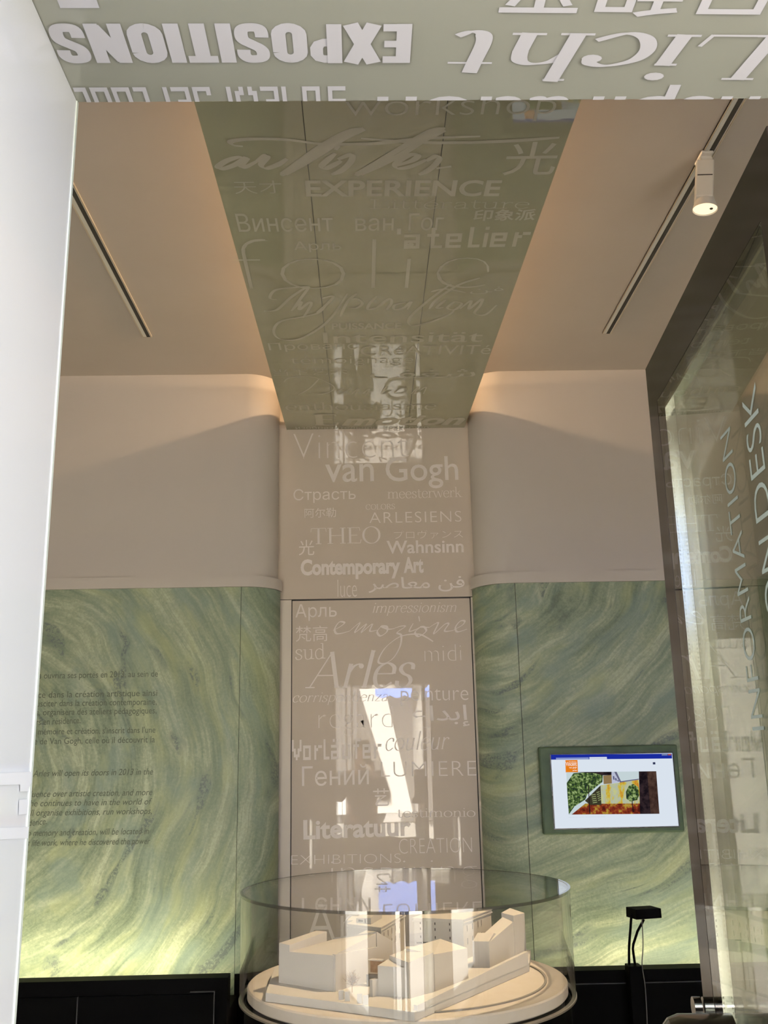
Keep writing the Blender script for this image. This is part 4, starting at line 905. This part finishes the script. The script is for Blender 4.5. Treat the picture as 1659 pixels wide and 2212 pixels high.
L(ALU, mixc(ALU, mathn(ALU, 'MULTIPLY', fz, fo), (.88, .88, .86), (.35, .33, .30)), base(ALU))
b = MB(); lbox(b, .570, .5745, -.0217, -.0063, .11, 2.078); lbox(b, .0685, .073, -.0217, -.0063, .11, 2.078); lbox(b, .073, .570, -.0217, -.0063, 2.078, 2.0825); lbox(b, .073, .570, -.0217, -.0063, .1055, .11)
b.build('spacer_bar', ALU, t)
b = MB(); lbox(b, .05, UF, -.006, 0, .09, ZF); b.build('pane', DGLASS, t)
b = MB(); lbox(b, .05, UF, -.028, -.022, .09, ZF); b.build('pane', DGLASS, t)
PLF = (P1 + dn * .0, dn)
def vtext(body, u_base, cap, za, zb, off=-.006):
    vs, fs = glyph_mesh(body, off); vs = [v[:2] for v in vs]; X0, X1 = min(v[0] for v in vs), max(v[0] for v in vs); Y1 = max(v[1] for v in vs)
    letters('lettering', [lf(u_base + cap * y / Y1, 0, za + (zb - za) * (x - X0) / (X1 - X0)) for x, y in vs], fs, PLF, t, LET_B, (), .0006)
vtext('INFORMATION', .128, .050, 1.37, 1.775, -.010)
vtext('DESK', .126, .052, 1.795, 1.945, -.010)
vtext('INFORMATION', .232, .044, 1.572, 1.93, -.012)
lk = Vector((0, 0, 1.206))
b = MB(); c0 = lf(.600, .0, 1.2045); b.tube([c0 + dn * a_ for a_ in (0.0005, .013)], .0135, 28); b.tube([c0 + dn * a_ for a_ in (.0165, .027)], .0138, 28); b.build('lock_cylinder', CHROME, t, sm)
b = MB(); c0 = lf(.500, .0, 1.190); b.tube([c0 + dn * a_ for a_ in (.0006, .068, .082, .090)], [.030, .030, .025, .016], 24); b.build('door_knob', CHROME, t, sm)

# ------------------------------------------------------------------ the street outside, seen in the reflections
struct('floor_street', MB().box(-6, 6, -6, YPORT, -.06, -.001), PAVE, 'paved street in front of the entrance', 'pavement')
struct('wall_street', MB().box(-6, 6, -4.3, -4.0, 0, 5.2), PLASTER, 'tan facade across the street', 'wall')
b = MB(); b.box(-.62, -.36, -4.0, -3.95, 0, 3.0); struct('trim_3', b, PALEST, 'pale stone jamb on the facade across the street', 'trim')
for k, x in enumerate((-.33, -.25, -.17)): struct('trim_%d' % (4 + k), MB().tube([(x, -3.97, 0), (x, -3.97, 3.0)], .03, 12), PALEST, 'slim pale moulding beside the street door, %s of three' % ('left', 'middle', 'right')[k], 'trim')
struct('balcony', MB().box(-1.3, -.66, -4.0, -2.85, 4.2, 4.35), PALEST, 'stone balcony slab on the facade across the street', 'balcony')  # unseen slab, added to block sun and shape the sunlit patch
t = thing('awning', (1.5, -4.0, 3.2), 'blue canvas awning with a scalloped edge across the street', 'awning')
MB().add([(.12, -4.0, 3.2), (3.52, -4.0, 3.2), (3.52, -3.4, 2.47), (.12, -3.4, 2.47), (.12, -4.0, 3.19), (3.52, -4.0, 3.19), (3.52, -3.4, 2.46), (.12, -3.4, 2.46)], [(0, 3, 2, 1), (4, 5, 6, 7), (0, 1, 5, 4), (1, 2, 6, 5), (2, 3, 7, 6), (3, 0, 4, 7)]).build('canopy', AWN, t)
b = MB()
for k in range(17):
    x = .12 + k * .2; n = 9
    top = [(x + .2 * i / (n - 1), 2.47) for i in range(n)]; bot = [(x + .2 * i / (n - 1), 2.37 - .035 * math.sin(math.pi * i / (n - 1))) for i in range(n)]
    vs = [(p[0], -3.4, p[1]) for p in top + bot] + [(p[0], -3.395, p[1]) for p in top + bot]
    fs = []
    for i in range(n - 1): fs += [(2 * n + i, 3 * n + i, 3 * n + i + 1, 2 * n + i + 1), (i, i + 1, n + i + 1, n + i), (n + i, n + i + 1, 3 * n + i + 1, 3 * n + i)]
    b.add(vs, fs)
b.build('valance', AWN, t)

# ------------------------------------------------------------------ the photographer, seen only in the reflections
def skinned(name, joints, edges, m, parent, root=0, sub=2):
    me = bpy.data.meshes.new(name); me.from_pydata([j_[:3] for j_ in joints], edges, []); o = bpy.data.objects.new(name, me); C.objects.link(o)
    sk = o.modifiers.new('s', 'SKIN'); sk.use_smooth_shade = True
    for i, j_ in enumerate(joints):
        v_ = me.skin_vertices[0].data[i]; v_.radius = (j_[3], j_[4] if len(j_) > 4 else j_[3]); v_.use_root = i == root
    if sub: ss = o.modifiers.new('u', 'SUBSURF'); ss.levels = sub; ss.render_levels = sub
    bpy.context.view_layer.update()
    nm = bpy.data.meshes.new_from_object(o.evaluated_get(bpy.context.evaluated_depsgraph_get()))
    bpy.data.objects.remove(o); bpy.data.meshes.remove(me)
    nm.name = name; nm.materials.clear(); nm.materials.append(m)
    for p in nm.polygons: p.use_smooth = True
    o = bpy.data.objects.new(name, nm); C.objects.link(o); attach(o, parent); return o
PX0, PY0 = -.06, -.42
def body_graph(grow=0, hands=True):
    J = [(PX0, PY0, .92, .15 + grow, .11 + grow)]; E = []
    def add(par, *p): J.append(p); E.append((par, len(J) - 1)); return len(J) - 1
    ch = add(0, PX0, PY0, 1.12, .14 + grow, .10 + grow); st_ = add(ch, PX0, PY0, 1.33, .155 + grow, .105 + grow); nk = add(st_, PX0, PY0 + .01, 1.43, .055 + grow * .3)
    if not grow:
        hd = add(nk, PX0, PY0 + .025, 1.52, .072, .085); hd = add(hd, PX0, PY0 + .025, 1.60, .076, .09); add(hd, PX0, PY0 + .01, 1.66, .05, .06)
        add(hd, PX0, PY0 + .115, 1.555, .012)
    for s in (-1, 1):
        sh = add(st_, PX0 + s * .17, PY0 - .01, 1.37, .062 + grow); el = add(sh, PX0 + s * .25, PY0 + .06, 1.13, .045 + grow)
        wx, wy, wz = PX0 + s * .085 + .03, PY0 + .27, 1.40
        wr = add(el, wx, wy, wz, .028 + grow * .9)
        if not grow and hands:
            pm = add(wr, wx - s * .005, wy + .05, wz + .06, .030, .018)
            for q_, (fx, fl, fz) in enumerate(((-.018, .060, .05), (-.004, .068, .055), (.010, .062, .05), (.022, .050, .042))):
                k1 = add(pm, wx - s * .01 + s * fx, wy + .085, wz + .07 + fz * .5, .009); k2 = add(k1, wx - s * .03 + s * fx * .8, wy + .105, wz + .075 + fz, .008); add(k2, wx - s * .045 + s * fx * .6, wy + .10, wz + .07 + fz * 1.35, .007)
            th = add(pm, wx - s * .035, wy + .055, wz + .075, .010); add(th, wx - s * .05, wy + .06, wz + .10, .008)
    for s in (-1, 1):
        hp = add(0, PX0 + s * .09, PY0, .84, .095 + grow); kn = add(hp, PX0 + s * .10, PY0 + .02, .48, .062 + grow)
        if grow and grow < .02: continue
        an = add(kn, PX0 + s * .105, PY0 - .01, .09, .042 + grow)
        if not grow: add(an, PX0 + s * .115, PY0 + .10, .035, .035)
    return J, E
t = thing('person', (PX0, PY0, 0), 'person in dark clothes reflected in the lettered door, arms raised holding a phone', 'person')
J, E_ = body_graph(); skinned('body', J, E_, SKIN, t)
def sub_graph(keep_leg, grow):
    J = [(PX0, PY0, .90, .16, .125)]; E = []
    def add(par, *p): J.append(p); E.append((par, len(J) - 1)); return len(J) - 1
    if not keep_leg:
        lo = add(0, PX0, PY0, .78, .175, .135); c1_ = add(0, PX0, PY0, 1.12, .165, .125); s1 = add(c1_, PX0, PY0, 1.33, .172, .122); add(s1, PX0, PY0 + .005, 1.42, .075)
        for s in (-1, 1):
            sh = add(s1, PX0 + s * .175, PY0 - .01, 1.36, .078); el = add(sh, PX0 + s * .25, PY0 + .06, 1.13, .062); add(el, PX0 + s * .10 + .03, PY0 + .24, 1.37, .042)
    else:
        for s in (-1, 1):
            hp = add(0, PX0 + s * .09, PY0, .82, .108); kn = add(hp, PX0 + s * .10, PY0 + .02, .48, .078); add(kn, PX0 + s * .105, PY0 - .01, .07, .062)
    return J, E
J, E_ = sub_graph(False, 0); skinned('coat', J, E_, COAT, t)
J, E_ = sub_graph(True, 0); skinned('trousers', J, E_, JEANS, t)
J = [(PX0, PY0 - .02, 1.62, .085, .09), (PX0, PY0 + .0, 1.675, .07, .08), (PX0, PY0 - .05, 1.54, .07, .05)]; skinned('hair', J, [(0, 1), (0, 2)], HAIR, t)
t = thing('phone', (0, -.03, 1.5), 'dark phone held up in front of the photographer', 'phone')
MB().box(-.036, .036, -.040, -.030, 1.485, 1.61).build('body', RUBBER, t, bevel=.003)
